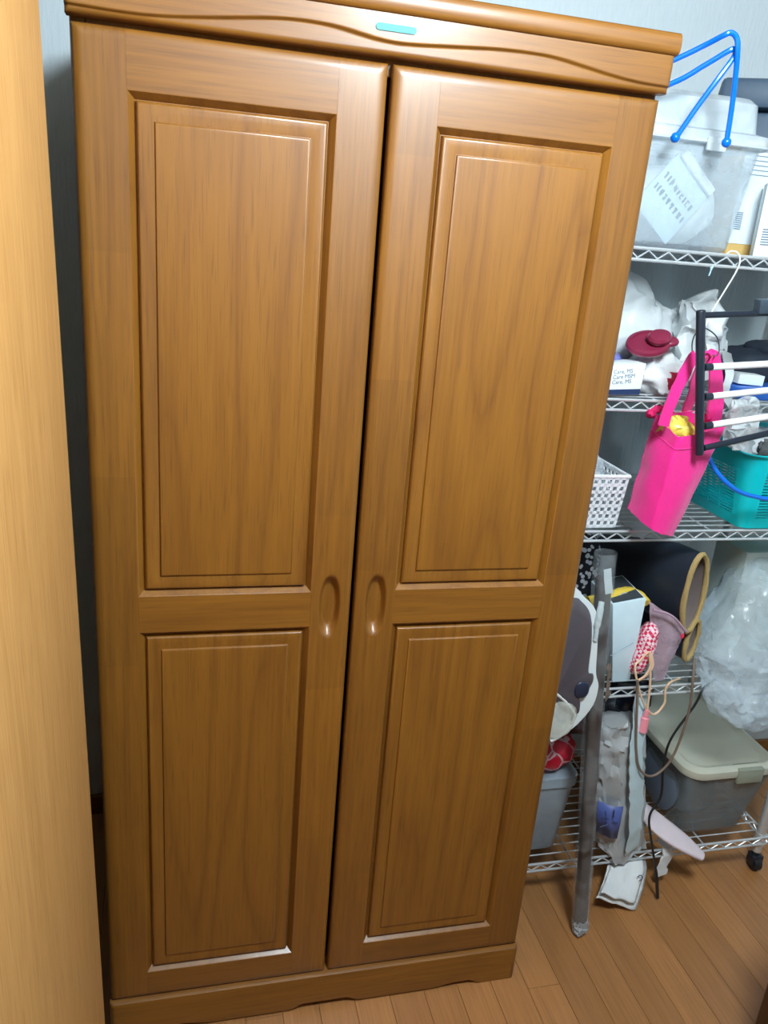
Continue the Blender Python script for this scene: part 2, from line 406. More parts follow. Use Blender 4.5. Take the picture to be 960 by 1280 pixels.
for sg in (-1, 1):
    xi, xo = sg * G, sg * HW
    x0, x1 = min(xi, xo), max(xi, xo)
    door = MB().box(x0 + .004, x1 - .004, .0185, .0215, DZ0 + .002, DZ1 - .002)
    d = put('door', door, WZ, wr, smooth=0)
    d['label'] = 'left wardrobe door with two raised panels' if sg < 0 else 'right wardrobe door with two raised panels'
    # stiles
    a, b_ = sorted((xo, xo - sg * SO))
    put('stile', field(a, b_, DZ0, DZ1, 0, .02, bl=BE if sg < 0 else 0, br=BE if sg > 0 else 0, bt=BE, bb=BE), WZ, d)
    a, b_ = sorted((xi, xi + sg * SI))
    hx, hz, hw, hh = sg * .0415, .94, .0175, .056
    def pull(x, z, hx=hx, hz=hz):
        e = (abs((x - hx) / hw) ** 2.3 + abs((z - hz) / hh) ** 2.3) ** (1 / 2.3)
        if e >= 1.12: return 0
        t = (1.12 - e) / 1.12
        s_ = min(1, t / .42); s_ = s_ * s_ * (3 - 2 * s_)
        return .0150 * s_
    def incut(x, z, hx=hx, hz=hz): return abs((x - hx) / hw) ** 2.3 + abs((z - hz) / hh) ** 2.3 < 1.0
    st, cup = field(a, b_, DZ0, DZ1, 0, .02, bl=BE if sg > 0 else 0, br=BE if sg < 0 else 0, bt=BE, bb=BE,
                    xs=[hx + hw * 1.15 * (i / 14 - 1) for i in range(29)], zs=[hz + hh * 1.15 * (i / 30 - 1) for i in range(61)], fn=pull, cut=incut)
    put('stile', st, WZ, d, smooth=60); fp = put('finger_pull', cup, WZ, d, smooth=80); fp['label'] = 'carved oval finger pull'
    # rails
    a, b_ = sorted((xo - sg * SO, xi + sg * SI)); e_ = .0002
    put('rail', field(a + e_, b_ - e_, DZ0, ZB, 0, .02, bb=BE), WX, d)
    put('rail', field(a + e_, b_ - e_, ZT, ZA, 0.0002, .02), WX, d)
    put('rail', field(a + e_, b_ - e_, ZC, DZ1, 0, .02, bt=BE), WX, d)
    for z0, z1 in ((ZB, ZT), (ZA, ZC)):
        prf = [(0, 0), (.0006, .0002), (.0012, .0008), (.0017, .0016), (.0084, .0098), (.0092, .0112), (.0098, .0122), (.0112, .0122)]
        prf += [(.0165 - .0051 * math.cos(q), .0090 - .0060 * math.sin(q)) for q in [math.pi / 2 * i / 7 for i in range(8)]]
        prf += [(.0240, .0036), (.0340, .0050), (.0348, .0052), (.0354, .0050)] + [(.0386 - .0028 * math.cos(q), .0042 - .0028 * math.sin(q)) for q in [math.pi / 2 * i / 5 for i in range(6)]] + [(.041, .0014)]
        def ring(i, y): return [Vector((a + i, y, z0 + i)), Vector((b_ - i, y, z0 + i)), Vector((b_ - i, y, z1 - i)), Vector((a + i, y, z1 - i))]
        p_ = put('panel', MB().loft([ring(0, .018)] + [ring(*q) for q in prf]), WP, d, smooth=42)
# frieze with a carved wave
wave = [(-.436, 1.806), (-.36, 1.8045), (-.316, 1.806), (-.255, 1.812), (-.182, 1.821), (-.135, 1.8245), (-.085, 1.823), (-.03, 1.8155), (.0, 1.8135), (.03, 1.8145), (.09, 1.819), (.148, 1.8235), (.2, 1.825), (.248, 1.823), (.328, 1.812), (.382, 1.807), (.436, 1.806)]
wv = ease([(x, 0, z) for x, z in wave], 8)
def wz(x):
    for i in range(len(wv) - 1):
        if wv[i].x <= x <= wv[i + 1].x:
            t = (x - wv[i].x) / max(1e-9, wv[i + 1].x - wv[i].x); return wv[i].z * (1 - t) + wv[i + 1].z * t
    return wv[-1].z
def carve(x, z):
    t = (wz(x) - z) / .0035; t = min(1, max(0, t + .5)); return .0045 * t * t * (3 - 2 * t)
FX = .4345
put('frieze', field(-FX, FX, 1.797, 1.848, -.013, .03, bl=.007, br=.007, bb=.007, dep=.007, xs=[-FX + 2 * FX * i / 150 for i in range(151)], zs=[1.797 + .051 * i / 50 for i in range(51)], fn=carve), WX, wr, smooth=50)
pq = put('name_plate', MB().loft([[Vector((-.0005 + sx * (.025 + .0045 * math.cos(a)) if 0 else -.0005 + math.copysign(.0245, math.cos(a)) + .0045 * math.cos(a), y, 1.8305 + .0045 * math.sin(a))) for a in [2 * math.pi * (i + .5) / 24 for i in range(24)]] for y in (-.012, -.0140, -.0146)]), plain('teal_metal', (0, 128, 132), .4, 0, spec=.3), wr)
pq['label'] = 'small teal oval plate'
# crown board with rounded nose
def crown(inset, z): return [Vector((-.437, -.019 + inset, z)), Vector((.437, -.019 + inset, z)), Vector((.437, .585, z)), Vector((-.437, .585, z))]
put('crown', MB().loft([crown(.010, 1.848), crown(.004, 1.8495), crown(.001, 1.854), crown(0, 1.860), crown(0, 1.868), crown(.002, 1.875), crown(.006, 1.8785)]), WX, wr, smooth=50)
# plinth with scalloped lower edge
def low(x):
    ax = abs(x + .0)
    if ax > .352: return 0.0
    if ax > .322: t = (.352 - ax) / .03; return .013 * t * t * (3 - 2 * t)
    if ax < .075: t = min(1, (.075 - ax) / .03); return .005 + .012 * t * t * (3 - 2 * t)
    if ax > .29: return .013
    return .005 + .008 * max(0, (ax - .24) / .05)
xs = sorted({round(-.432 + .864 * i / 144, 5) for i in range(145)})
pl = MB()
for s_ in (0, 1): pass
top = [(.0, .006), (.0, .0)]
R = []
for x in xs:
    e_ = max(0, abs(x) - .426); ins = .006 * (e_ / .006) ** 2
    R.append([Vector((x, .03, .0885)), Vector((x, -.002 + ins, .0885)), Vector((x, -.0065 + ins, .0865)), Vector((x, -.008 + ins, .081)), Vector((x, -.008 + ins, low(x) + .001)), Vector((x, -.0065 + ins, low(x))), Vector((x, .03, low(x)))])
put('plinth', MB().loft(R), WX, wr, smooth=50)
for s_ in (-1, 1): put('plinth_side', MB().box(s_ * .412, s_ * .431, .03, .575, 0, .085), WX, wr, smooth=0)

# ------------------------------------------------------------------ neighbours of the wardrobe
lc = thing('oak_cabinet', 'plain light oak cabinet side standing left of the wardrobe', 'cabinet', (-.78, -.6, 0))
x_b, x_t = -.4285, -.4555
put('side_panel', MB().hexa([(x_b - .018, -1.1, 0), (x_b, -1.1, 0), (x_b, -.1, 0), (x_b - .018, -.1, 0), (x_t - .018, -1.1, 2.15), (x_t, -1.1, 2.15), (x_t, -.1, 2.15), (x_t - .018, -.1, 2.15)]), WL, lc, smooth=0, bevel=.0008)
put('body', MB().box(-1.1, x_t - .019, -1.09, -.11, .0, 2.14), WL, lc, smooth=0)
put('edge_band', MB().hexa([(x_b - .0185, -.0998, 0), (x_b - .0006, -.0998, 0), (x_b - .0006, -.0985, 0), (x_b - .0185, -.0985, 0), (x_t - .0185, -.0998, 2.15), (x_t - .0006, -.0998, 2.15), (x_t - .0006, -.0985, 2.15), (x_t - .0185, -.0985, 2.15)]), plain('brown_edge_band', (95, 60, 36), .5), lc, smooth=0)
dk = thing('dark_chest', 'dark brown wooden chest at the lower right corner of the view', 'chest', (1.05, -.52, 0))
put('body', MB().box(.806, 1.3, -.75, -.30, .03, .55), WDK, dk, smooth=0, bevel=.006)
put('top_board', MB().box(.802, 1.31, -.76, -.296, .551, .575), WDK, dk, smooth=0, bevel=.004)
for x in (.83, 1.27):
    for y in (-.72, -.33): put('foot', MB().box(x - .02, x + .02, y - .02, y + .02, 0, .03), WDK, dk, smooth=0, bevel=.003)

# ------------------------------------------------------------------ wire rack
SX0, SX1, SY0, SY1 = .462, 1.238, .20, .63
ZS = [.112, .606, .998, 1.283, 1.574]
rk = thing('wire_rack', 'five-shelf chrome wire rack on casters beside the wardrobe', 'rack', ((SX0 + SX1) / 2, (SY0 + SY1) / 2, 0))
for x in (SX0 + .014, SX1 - .014):
    for y in (SY0 + .014, SY1 - .014):
        m = MB().tube([(x, y, .058), (x, y, 1.66)], .0125, 14)
        for k in range(62): m.tube([(x, y, .09 + k * .0254), (x, y, .0915 + k * .0254)], .0131, 14)
        ps = put('post', m, STEEL, rk)
        put('post_cap', MB().tube([(x, y, 1.66), (x, y, 1.668)], .0135, 14), BLACKPL, ps)
        cs = put('caster', MB().tube([(x, y, .058), (x, y, .046)], .011, 12).box(x - .014, x + .014, y - .017, y + .012, .036, .047).box(x - .016, x - .013, y - .016, y + .008, .018, .046).box(x + .013, x + .016, y - .016, y + .008, .018, .046), BLACKPL, rk, bevel=.001)
        put('wheel', MB().tube([(x - .011, y - .004, .0225), (x - .008, y - .004, .0225), (x + .008, y - .004, .0225), (x + .011, y - .004, .0225)], [.019, .0225, .0225, .019], 20), RUBBER, cs)
def truss(p, q, z, n):
    """two edge wires with a zigzag wire between them"""
    p, q = Vector(p), Vector(q); m = MB()
    for dz in (0, -.021): m.tube([p + Vector((0, 0, z + dz)), q + Vector((0, 0, z + dz))], .0031, 8)
    zz = []
    for i in range(n + 1):
        zz.append(p.lerp(q, i / n) + Vector((0, 0, z - (.0035 if i % 2 else .0175))))
    m.tube(zz, .002, 6); return m
for z in ZS:
    sh = put('shelf', truss((SX0 + .004, SY0, 0), (SX1 - .004, SY0, 0), z, 36), CHROME, rk)
    put('side_truss', truss((SX0, SY0, 0), (SX0, SY1, 0), z, 20), CHROME, sh)
    put('side_truss', truss((SX1, SY0, 0), (SX1, SY1, 0), z, 20), CHROME, sh)
    put('back_truss', truss((SX0, SY1, 0), (SX1, SY1, 0), z, 36), CHROME, sh)
    first = None
    for i in range(1, 15):
        y = SY0 + (SY1 - SY0) * i / 15
        if first is None:
            first = put('wire', MB().tube([(SX0, y, z + .0015), (SX1, y, z + .0015)], .0017, 6), CHROME, sh); base = first.location.copy(); y_0 = y
        else:
            o = first.copy(); col.objects.link(o); o.location = base + Vector((0, y - y_0, 0))
    for x in (.66, .85, 1.04): put('cross_wire', MB().tube([(x, SY0, z - .002), (x, SY1, z - .002)], .0022, 6), CHROME, sh)
    for x in (SX0 + .014, SX1 - .014):
        for y in (SY0 + .014, SY1 - .014): put('corner_sleeve', MB().tube([(x, y, z - .028), (x, y, z + .006)], [.0165, .0145], 14), STEEL, sh)
TOP = [z + .0034 for z in ZS]
CLEAR = film('clear_hard_plastic', (214, 228, 238), .30, .12, var=.25)
CLEARLID = film('milky_lid_plastic', (222, 234, 242), .55, .2, var=.2)
CRINKLE = film('crinkled_clear_film', (220, 232, 240), .42, .14, bump=.9, bscale=34, var=.75)

# ------------------------------------------------------------------ top shelf
def in_tub(name): pass
bx = thing('storage_container', 'clear plastic lidded container holding white packets on the top shelf', 'container', (.625, .34, TOP[4]))
put('tub', tub(.618, .345, .300, .25, TOP[4], 1.775, .035, .03, .0025), CLEAR, bx, smooth=40)
m = MB().loft([rrect(.618, .345, .345, .295, 1.765, .034), rrect(.618, .345, .356, .306, 1.769, .038), rrect(.618, .345, .356, .306, 1.786, .038), rrect(.618, .345, .335, .285, 1.79, .036), rrect(.618, .345, .318, .268, 1.792, .034), rrect(.618, .345, .308, .258, 1.842, .034), rrect(.618, .345, .286, .236, 1.852, .03)], cap0=False)
lid = put('lid', m, CLEARLID, bx, smooth=40)
put('lid_rim', MB().tube(rrect(.618, .345, .358, .308, 1.768, .038), .003, 6, closed=True), CLEARLID, lid)
put('latch', MB().box(.645, .685, .184, .192, 1.752, 1.776), CLEARLID, bx, bevel=.003)
for n_, (px, h) in enumerate(((.585, .03), (.70, .03))): pass
tag(put('white_bag', MB().blob((.655, .340, 1.658), (.112, .090, .074), 60, 40, p=2.4).crumple(.018, 13, 3, ridge=False), plain('white_packet_film', (235, 242, 244), .45)), 'crumpled white bag inside the clear top shelf container', 'bag')
pk = thing('printed_packet', 'white paper packet with grey printed lines leaning inside the clear container', 'packet', (.6, .235, 1.60))
M4 = facing((.628, .234, 1.672), (.76, .0, -.65), (.65, .06, .76)) @ Matrix.Diagonal((1, 1, 1, 1))
put('packet', MB().box(-.055, .055, -.07, .055, -.008, .0).xf(M4), plain('pale_blue_paper', (206, 226, 238), .6), pk, bevel=.003)
put('folded_flap', MB().box(-.05, .05, .05, .068, .0005, .010).xf(M4), plain('white_paper', (240, 246, 250), .6), pk, bevel=.003)
GREYINK = plain('grey_ink', (110, 128, 146), .7)
m = MB(); rr = random.Random(5)
for row, yy in enumerate((.005, -.022)):
    x = -.047
    while x < .045:
        wd = rr.uniform(.005, .010)
        for s_ in range(3):
            a = x + rr.uniform(0, wd * .6); h0 = yy + rr.uniform(-.003, .010)
            m.box(a, a + rr.uniform(.0012, .003), yy - .001, h0 + .004, .0002, .0006)
        m.box(x, x + wd * .8, yy + rr.uniform(0, .01), yy + .0115, .0002, .0006); x += wd + .003
put('printed_lines', m.xf(M4), GREYINK, pk, smooth=0)
# blue rods with ball tips
BLUE = plain('glossy_blue_coating', (0, 112, 232), .25, var=.03)
bl = thing('blue_hook_rack', 'bright blue bent double rod hook with ball tips beside the wardrobe top', 'hook', (.434, .21, 1.80))
for name, pts, tip in (('rod', [(.434, .24, 1.800), at(838, 105, .17), at(880, 82, .14), at(910, 64, .115), at(917, 62, .112), at(918, 70, .111), at(900, 95, .115), at(872, 133, .13), at(845, 172, .145)], at(844, 172, .145)),
                       ('rod', [(.434, .235, 1.830), at(840, 76, .17), at(880, 57, .14), at(905, 44, .11), at(914, 41, .105), at(921, 48, .102), at(922, 64, .10), at(919, 100, .11), at(914, 140, .12), at(908, 178, .125)], at(908, 178, .125))):
    r_ = put(name, MB().tube(ease(pts, 6), .0046, 10), BLUE, bl)
    put('ball_tip', MB().blob(tip, (.0085, .0085, .0085), 16, 10, 2), BLUE, r_)
put('mount_plate', MB().box(.4325, .437, .215, .26, 1.785, 1.845), BLUE, bl, bevel=.002)
# boxes to the right
KRAFT = plain('kraft_card', (214, 176, 104), .7)
WCARD = plain('white_card', (238, 246, 248), .55)
cb = thing('labelled_carton', 'kraft carton with a white printed label behind the clear container', 'box', (.91, .42, TOP[4]))
put('carton', MB().box(.83, .91, .33, .42, TOP[4], 1.80), KRAFT, cb, bevel=.002)
put('printed_label', MB().box(.829, .905, .3285, .3298, 1.60, 1.79), plain('label_paper', (216, 226, 232), .6), cb, smooth=0)
m = MB()
for i in range(6): m.box(.835, .90, .3275, .3284, 1.735 + i * .009, 1.7365 + i * .009)
for i in range(9): m.box(.836, .852, .3275, .3284, 1.628 + i * .004, 1.630 + i * .004)
put('printing', m, GREYINK, cb, smooth=0)
wb = thing('white_carton', 'plain white carton with a barcode at the right end of the top shelf', 'box', (.9, .25, TOP[4]))
M4 = Matrix.Translation((.898, .262, TOP[4])) @ Matrix.Rotation(-.55, 4, 'Z')
put('carton', MB().box(-.045, .075, -.035, .035, 0, .14).xf(M4), WCARD, wb, bevel=.0015)
m = MB()
for i in range(7): m.box(-.036, -.008, -.0362, -.0352, .022 + i * .0048, .0245 + i * .0048)
put('barcode', m.xf(M4), GREYINK, wb, smooth=0)
sc = thing('slate_case', 'dark slate blue lidded case at the upper right behind the clear container', 'case', (1.03, .52, TOP[4]))
SLATE = plain('slate_plastic', (62, 84, 106), .5)
M4 = Matrix.Translation((1.06, .508, TOP[4])) @ Matrix.Rotation(-.55, 4, 'Z')
put('case', MB().box(-.16, .16, -.10, .10, 0, .30).xf(M4), SLATE, sc, bevel=.012)
put('lid', MB().box(-.17, .17, -.11, .11, .305, .365).xf(M4), SLATE, sc, bevel=.01)
# wire hook under the top shelf
hk = thing('wire_hook', 'thin white wire hook hanging from the top shelf edge to the pink bag', 'hook', at(922, 318, .197))
put('hook_wire', MB().tube(ease([at(908, 318, .21), at(914, 314, .205), at(922, 316, .196), at(925, 326, .19), at(920, 340, .185), at(905, 365, .175), at(892, 386, .165), at(884, 402, .155), at(880, 412, .15)], 6), .0016, 6), plain('white_wire', (228, 230, 230), .35), hk)
put('loop_wire', MB().tube(ease([at(880, 410, .15), at(869, 418, .148), at(865, 432, .146), at(868, 446, .145), at(882, 447, .145), at(896, 444, .145), at(899, 434, .146), at(895, 420, .148)], 6, closed=True), .0013, 6), plain('dark_wire', (70, 78, 84), .4), hk)
tag(put('cable_tie', MB().tube(ease([at(890, 333, .2), at(888, 340, .196), at(886, 345, .196)], 3), [.0035, .003, .0015] + [.0015] * 4, 6), plain('pale_blue_tie', (170, 205, 220), .4)), 'tiny pale blue tie hanging below the top shelf edge', 'tie')

# ------------------------------------------------------------------ second shelf
Z2 = TOP[3]
cc = thing('care_carton', 'small white carton with printed lines and navy base band on second shelf', 'box', (.53, .235, Z2))
p0, p1 = at(720, 489, .222), at(803, 457, .222)
M4 = Matrix.Translation((.622, .222, Z2)) @ Matrix.Rotation(.03, 4, 'Z')
put('carton', MB().hexa([M4 @ Vector(q) for q in ((-.13, 0, 0), (0, 0, 0.003), (0, .06, .003), (-.13, .06, 0), (-.13, 0, .055), (.003, 0, .068), (.003, .06, .068), (-.13, .06, .055))]), WCARD, cc, bevel=.001)
NAVY = plain('navy_print', (34, 54, 92), .5)
put('base_band', MB().hexa([M4 @ Vector(q) for q in ((-.129, -.0006, 0.001), (-.0005, -.0006, 0.004), (-.0005, -.0001, .004), (-.129, -.0001, .001), (-.129, -.0006, .010), (-.0005, -.0006, .016), (-.0005, -.0001, .016), (-.129, -.0001, .010))]), NAVY, cc, smooth=0)
up_ = M4.to_3x3() @ Vector((0, 0, 1)); xd = M4.to_3x3() @ Vector((1, 0, .10))
for i, t in enumerate(('nutile Care, MS', 'nutile Care MSM', 'nutile Care, MS')):
    text_mesh('lettering', t, .0118, GREYINK, cc, facing(M4 @ Vector((-.098, -.0009, .0415 - i * .0105)), xd, up_))
WBAG = plain('white_bag_film', (206, 212, 214), .4, bump=.6, bscale=40)
tag(put('white_bag', MB().blob((.67, .42, Z2 + .10), (.12, .10, .125), 70, 46, 1.7).crumple(.034, 13, 8).clampz(Z2).clampy(None, .60), WBAG), 'large crumpled white plastic bag with peaked folds behind the maroon lid', 'bag')
tag(put('white_cloth', MB().blob((.69, .295, Z2 + .035), (.075, .065, .05), 56, 36, 2.0).crumple(.022, 20, 2).clampz(Z2).clampy(.228), WHITECL), 'bunched white cloth on second shelf below the maroon lid', 'cloth')
tag(put('white_bag', MB().blob((.825, .37, Z2 + .10), (.052, .085, .105), 44, 30, 2.0).crumple(.035, 17, 5).clampz(Z2), WBAG), 'white plastic bag standing behind the black rail frame post', 'bag')
tag(put('purple_pouch', MB().blob((.545, .315, Z2 + .072), (.07, .045, .014), 30, 14, 2.4, rot=(0, .1, 0)).crumple(.012, 26, 4), plain('lilac_film', (120, 128, 196), .45)), 'lilac folded pouch lying behind the small printed carton', 'pouch')
ml = thing('maroon_lid', 'round maroon plastic lid with knob resting on the white bags', 'lid', at(812, 440, .31))
c_ = at(810, 431, .262); M4 = Matrix.Translation(c_) @ Matrix.Rotation(-.25, 4, 'Y') @ Matrix.Rotation(.50, 4, 'X')
def dsc(rs, n=32): return [[Vector((r * math.cos(a), r * .82 * math.sin(a), z)) for a in [2 * math.pi * i / n for i in range(n)]] for r, z in rs]
MAROON = plain('maroon_plastic', (132, 38, 66), .35)
put('disc', MB().loft(dsc([(.030, -.006), (.044, -.004), (.048, .002), (.046, .008), (.038, .010), (.036, .006), (.012, .005)])).xf(M4), MAROON, ml)
put('knob', MB().loft(dsc([(.016, .004), (.024, .010), (.026, .018), (.022, .024), (.008, .026)])).xf(M4 @ Matrix.Translation((.020, -.004, 0))), MAROON, ml)
put('side_tab', MB().blob((.046, -.010, .004), (.016, .014, .007), 20, 12, 2.4).xf(M4), MAROON, ml)
tag(put('red_cloth', MB().blob(at(842, 478, .24), (.022, .02, .022), 24, 16).crumple(.014, 45, 3), plain('dark_red_cloth', (176, 30, 70), .8)), 'small dark red cloth scrap beside the pink bag straps', 'cloth')
dc = thing('camera_bag', 'black rounded bag at the right end of second shelf', 'bag', (1.02, .42, Z2))
BLKFAB = plain('black_fabric', (32, 42, 56), .75, bump=.3)
put('bag', MB().blob((1.06, .42, Z2 + .045), (.125, .09, .045), 36, 24, 3).crumple(.008, 18, 2), BLKFAB, dc)
put('flap', MB().blob((1.09, .40, Z2 + .09), (.085, .07, .018), 30, 14, 3).crumple(.006, 18, 4), BLKFAB, dc)
tag(put('small_white_box', MB().box(-.03, .03, -.02, .02, 0, .022).xf(Matrix.Translation((.915, .285, Z2 + .026)) @ Matrix.Rotation(.05, 4, 'Y') @ Matrix.Rotation(-.1, 4, 'Z')), WCARD, bevel=.001), 'small white box lying on the blue package', 'box')
bp_ = thing('blue_package', 'flat bright blue package under the small white box', 'package', (.97, .27, Z2))
put('package', MB().box(.865, 1.12, .225, .33, Z2, Z2 + .024), plain('blue_package_film', (46, 104, 196), .35, var=.35, scale=12), bp_, bevel=.004)
put('pale_band', MB().box(.866, 1.119, .2240, .2248, Z2 + .0165, Z2 + .0215), plain('pale_blue_band', (150, 180, 226), .4), bp_, smooth=0)
tag(put('white_strip', MB().ribbon(ease([at(908, 440, .27), at(912, 470, .20), at(906, 490, .193), at(914, 505, .19), at(918, 520, .188), at(912, 534, .188)], 5), .022, .0015, (1, .2, 0)).crumple(.006, 40, 2), WBAG), 'narrow white plastic strip hanging over the second shelf edge', 'strip')
tag(put('hanging_film_bag', MB().blob(at(926, 528, .165), (.034, .022, .055), 36, 26, 2.1).crumple(.020, 34, 6), film('hanging_white_film', (236, 244, 247), .72, .2, bump=.5)), 'small translucent bag hanging above the teal basket', 'bag')

# black frame with white rails
fr_ = thing('rail_frame', 'black rail frame with three white bars hanging in front of the shelves', 'frame', at(875, 567, .085))
Y0 = .085
FRB = plain('black_frame_tube', (34, 42, 54), .3)
tp, bt = at(876, 388, Y0), at(874, 568, Y0); dirv = (tp - bt).normalized()
xr = at(960, 546, Y0) - at(880, 560, Y0); xr = Vector((xr.x, 0, xr.z)); xr = Vector((1, 0, .155)).normalized()
put('post', MB().tube([bt, bt + dirv * .002, tp - dirv * .002, tp], [.0078, .0086, .0086, .0078], 14), FRB, fr_)
LEN = .42
put('post', MB().tube([bt + xr * LEN, tp + xr * LEN], .0086, 14), FRB, fr_)
a = at(880, 394, Y0); put('top_arm', MB().tube([a, a + Vector((1, 0, .085)).normalized() * LEN], .0058, 12), FRB, fr_)
a = at(880, 560, Y0); put('lower_arm', MB().tube([a, a + Vector((1, 0, .235)).normalized() * LEN], .0062, 12), FRB, fr_)
for (xa, ya, xb, yb) in ((884, 459, 960, 455), (884, 496, 960, 488), (884, 532, 960, 521)):
    a, b_ = at(xa, ya, Y0), at(xb, yb, Y0); d_ = (b_ - a).normalized()
    r_ = put('white_rail', MB().tube([a + d_ * .004, a + d_ * (LEN - .02)], .0066, 12), WHITEPL, fr_)
    put('end_cap', MB().tube([a - d_ * .006, a + d_ * .008, a + d_ * .012], [.0072, .0072, .006], 12), FRB, r_)
c_ = at(956, 383, Y0)
M4 = Matrix.Translation(c_) @ Matrix.Rotation(-.1, 4, 'Y')
cl = put('clamp', MB().box(-.018, .03, -.011, .011, -.013, .014).xf(M4), plain('slate_clamp', (58, 72, 84), .4), fr_, bevel=.003)
text_mesh('lettering', 'S', .024, plain('white_print', (245, 248, 250), .5), fr_, facing(M4 @ Vector((.0, -.0116, -.009)), (1, 0, .1), (-.1, 0, 1)))
e0 = c_ + Vector((.012, 0, .01))
hp = at(880, 394, Y0) + Vector((1, 0, .085)).normalized() * (LEN - .05)
put('hanger_strap', MB().tube(ease([hp, hp + Vector((.0, .05, .02)), Vector((hp.x, .188, 1.56)), Vector((hp.x, .197, 1.582)), Vector((hp.x, .208, 1.578))], 5), .0025, 8), FRB, fr_)

# ------------------------------------------------------------------ third shelf
Z3 = TOP[2]
def lattice(o, u, v, nrm, L, H, cu, cv, bar, th, m):
    """flat grid of bars: cu x cv square openings"""
    o, u, v, nrm = Vector(o), Vector(u), Vector(v), Vector(nrm)
    def slab(a0, a1, b0, b1):
        p = [o + u * a0 + v * b0, o + u * a1 + v * b0, o + u * a1 + v * b1, o + u * a0 + v * b1]
        m.hexa(p + [q + nrm * th for q in p])
    for i in range(cu + 1): x = (L - bar) * i / cu; slab(x, x + bar, 0, H)
    for j in range(cv + 1): y = (H - bar) * j / cv; slab(0, L, y, y + bar)
wk = thing('white_basket', 'white plastic basket with square holes on third shelf', 'basket', (.545, .31, Z3))
X0, X1, Y1_, Y2_ = .468, .618, .215, .40; H = .118; fl_ = .012
BASK = plain('white_basket_plastic', (232, 236, 240), .4)
m = MB(); lattice((X0, Y1_, Z3), (1, 0, 0), Vector((.06, -.08, 1)).normalized(), (0, 1, 0), X1 - X0, H, 9, 7, .0068, .0025, m)
put('front_panel', m, BASK, wk, smooth=0)
m = MB(); lattice((X1, Y1_, Z3), (0, 1, 0), Vector((.06, -.03, 1)).normalized(), (-1, 0, 0), Y2_ - Y1_, H, 11, 7, .0068, .0025, m)
put('side_panel', m, BASK, wk, smooth=0)
m = MB(); lattice((X0, Y1_, Z3), (0, 1, 0), Vector((0, 0, 1)), (1, 0, 0), Y2_ - Y1_, H, 11, 7, .0068, .0025, m)
put('side_panel', m, BASK, wk, smooth=0)
m = MB(); lattice((X0, Y2_, Z3), (1, 0, 0), Vector((.03, .0, 1)), (0, -1, 0), X1 - X0, H, 9, 7, .0068, .0025, m)
put('back_panel', m, BASK, wk, smooth=0)
put('bottom', MB().box(X0, X1, Y1_, Y2_, Z3, Z3 + .003), BASK, wk, smooth=0)
put('rim', MB().tube([(X0, Y1_ - .009, Z3 + H), (X1 + .007, Y1_ - .009, Z3 + H), (X1 + .007, Y2_, Z3 + H), (X0, Y2_, Z3 + H)], .0038, 8, closed=True), BASK, wk)
tag(put('clear_bag', MB().blob((.55, .31, Z3 + .085), (.06, .075, .07), 40, 26, 2.3).crumple(.022, 20, 4).clampz(Z3 + .006), CRINKLE), 'crumpled clear bag stuffed in the white basket', 'bag')
# pink tote
PINK = plain('hot_pink_fabric', (242, 26, 142), .7, bump=.35, bscale=130, var=.05, sheen=.3)
pt = thing('pink_tote', 'hot pink fabric tote bag hanging from the wire hook', 'bag', at(815, 665, .13))
tops = [at(817, 519, .185), at(848, 548, .098), at(909, 534, .13), at(885, 512, .205)]
bots = [at(783, 634, .185), at(815, 663, .105), at(843, 672, .125), at(812, 640, .197)]
def rquad(c4, rad, bulge, n=6, k=4):
    pts = []; cen = sum(c4, Vector()) / 4
    for i in range(4):
        p, pv, nx_ = c4[i], c4[i - 1], c4[(i + 1) % 4]
        a = p + (pv - p).normalized() * rad; b_ = p + (nx_ - p).normalized() * rad
        for j in range(k + 1):
            t = j / k; pts.append(a * (1 - t) ** 2 + p * 2 * t * (1 - t) + b_ * t * t)
        nb = nx_ + (p - nx_).normalized() * rad
        for j in range(1, n):
            t = j / n; q = b_.lerp(nb, t); o_ = (q - cen); o_.z = 0
            pts.append(q + o_.normalized() * bulge * math.sin(math.pi * t))
    return pts
rows = []
for i in range(15):
    t = i / 14; s_ = t ** .9
    c4 = [b_.lerp(a, s_) for a, b_ in zip(tops, bots)]
    rows.append(rquad(c4, .006 + .010 * (1 - t) * 0 + .004, .010 * math.sin(math.pi * min(1, t * .9 + .1)) - .003 * t))
inner = []
for t in (1, .9, .7, .55):
    c4 = [b_.lerp(a, t) for a, b_ in zip(tops, bots)]; cen = sum(c4, Vector()) / 4
    c4 = [cen + (q - cen) * .955 for q in c4]; inner.append(rquad(c4, .009, .004))
m = MB().loft(rows + inner); m.crumple(.0045, 30, 2, ridge=False)
bagb = put('bag_body', m, PINK, pt, smooth=60)
put('seam', MB().tube([rows[i][2] + Vector((-.0006, -.0022, 0)) for i in range(15)], .0016, 6).crumple(.0045, 30, 2, ridge=False), PINK, bagb)
rimt = [q for q in rows[-1]]
put('hem', MB().tube([rows[12][j] + Vector((0, -.0006, 0)) for j in range(len(rimt))], .0013, 6, closed=True).crumple(.0045, 30, 2, ridge=False), PINK, bagb)
put('handle', MB().ribbon(ease([at(829, 532, .115), at(838, 505, .118), at(852, 474, .128), at(866, 449, .14), at(876, 445, .146), at(890, 445, .146), at(893, 470, .15), at(892, 498, .16), at(890, 522, .165)], 5), .026, .004, (1, .2, .1)).crumple(.003, 40, 1, ridge=False), PINK, pt)
put('handle', MB().ribbon(ease([at(856, 520, .205), at(866, 490, .18), at(874, 462, .156), at(884, 449, .148), at(893, 447, .148), at(897, 475, .155), at(898, 505, .165), at(894, 528, .16)], 5), .024, .004, (1, .25, .1)).crumple(.003, 40, 3, ridge=False), PINK, pt)
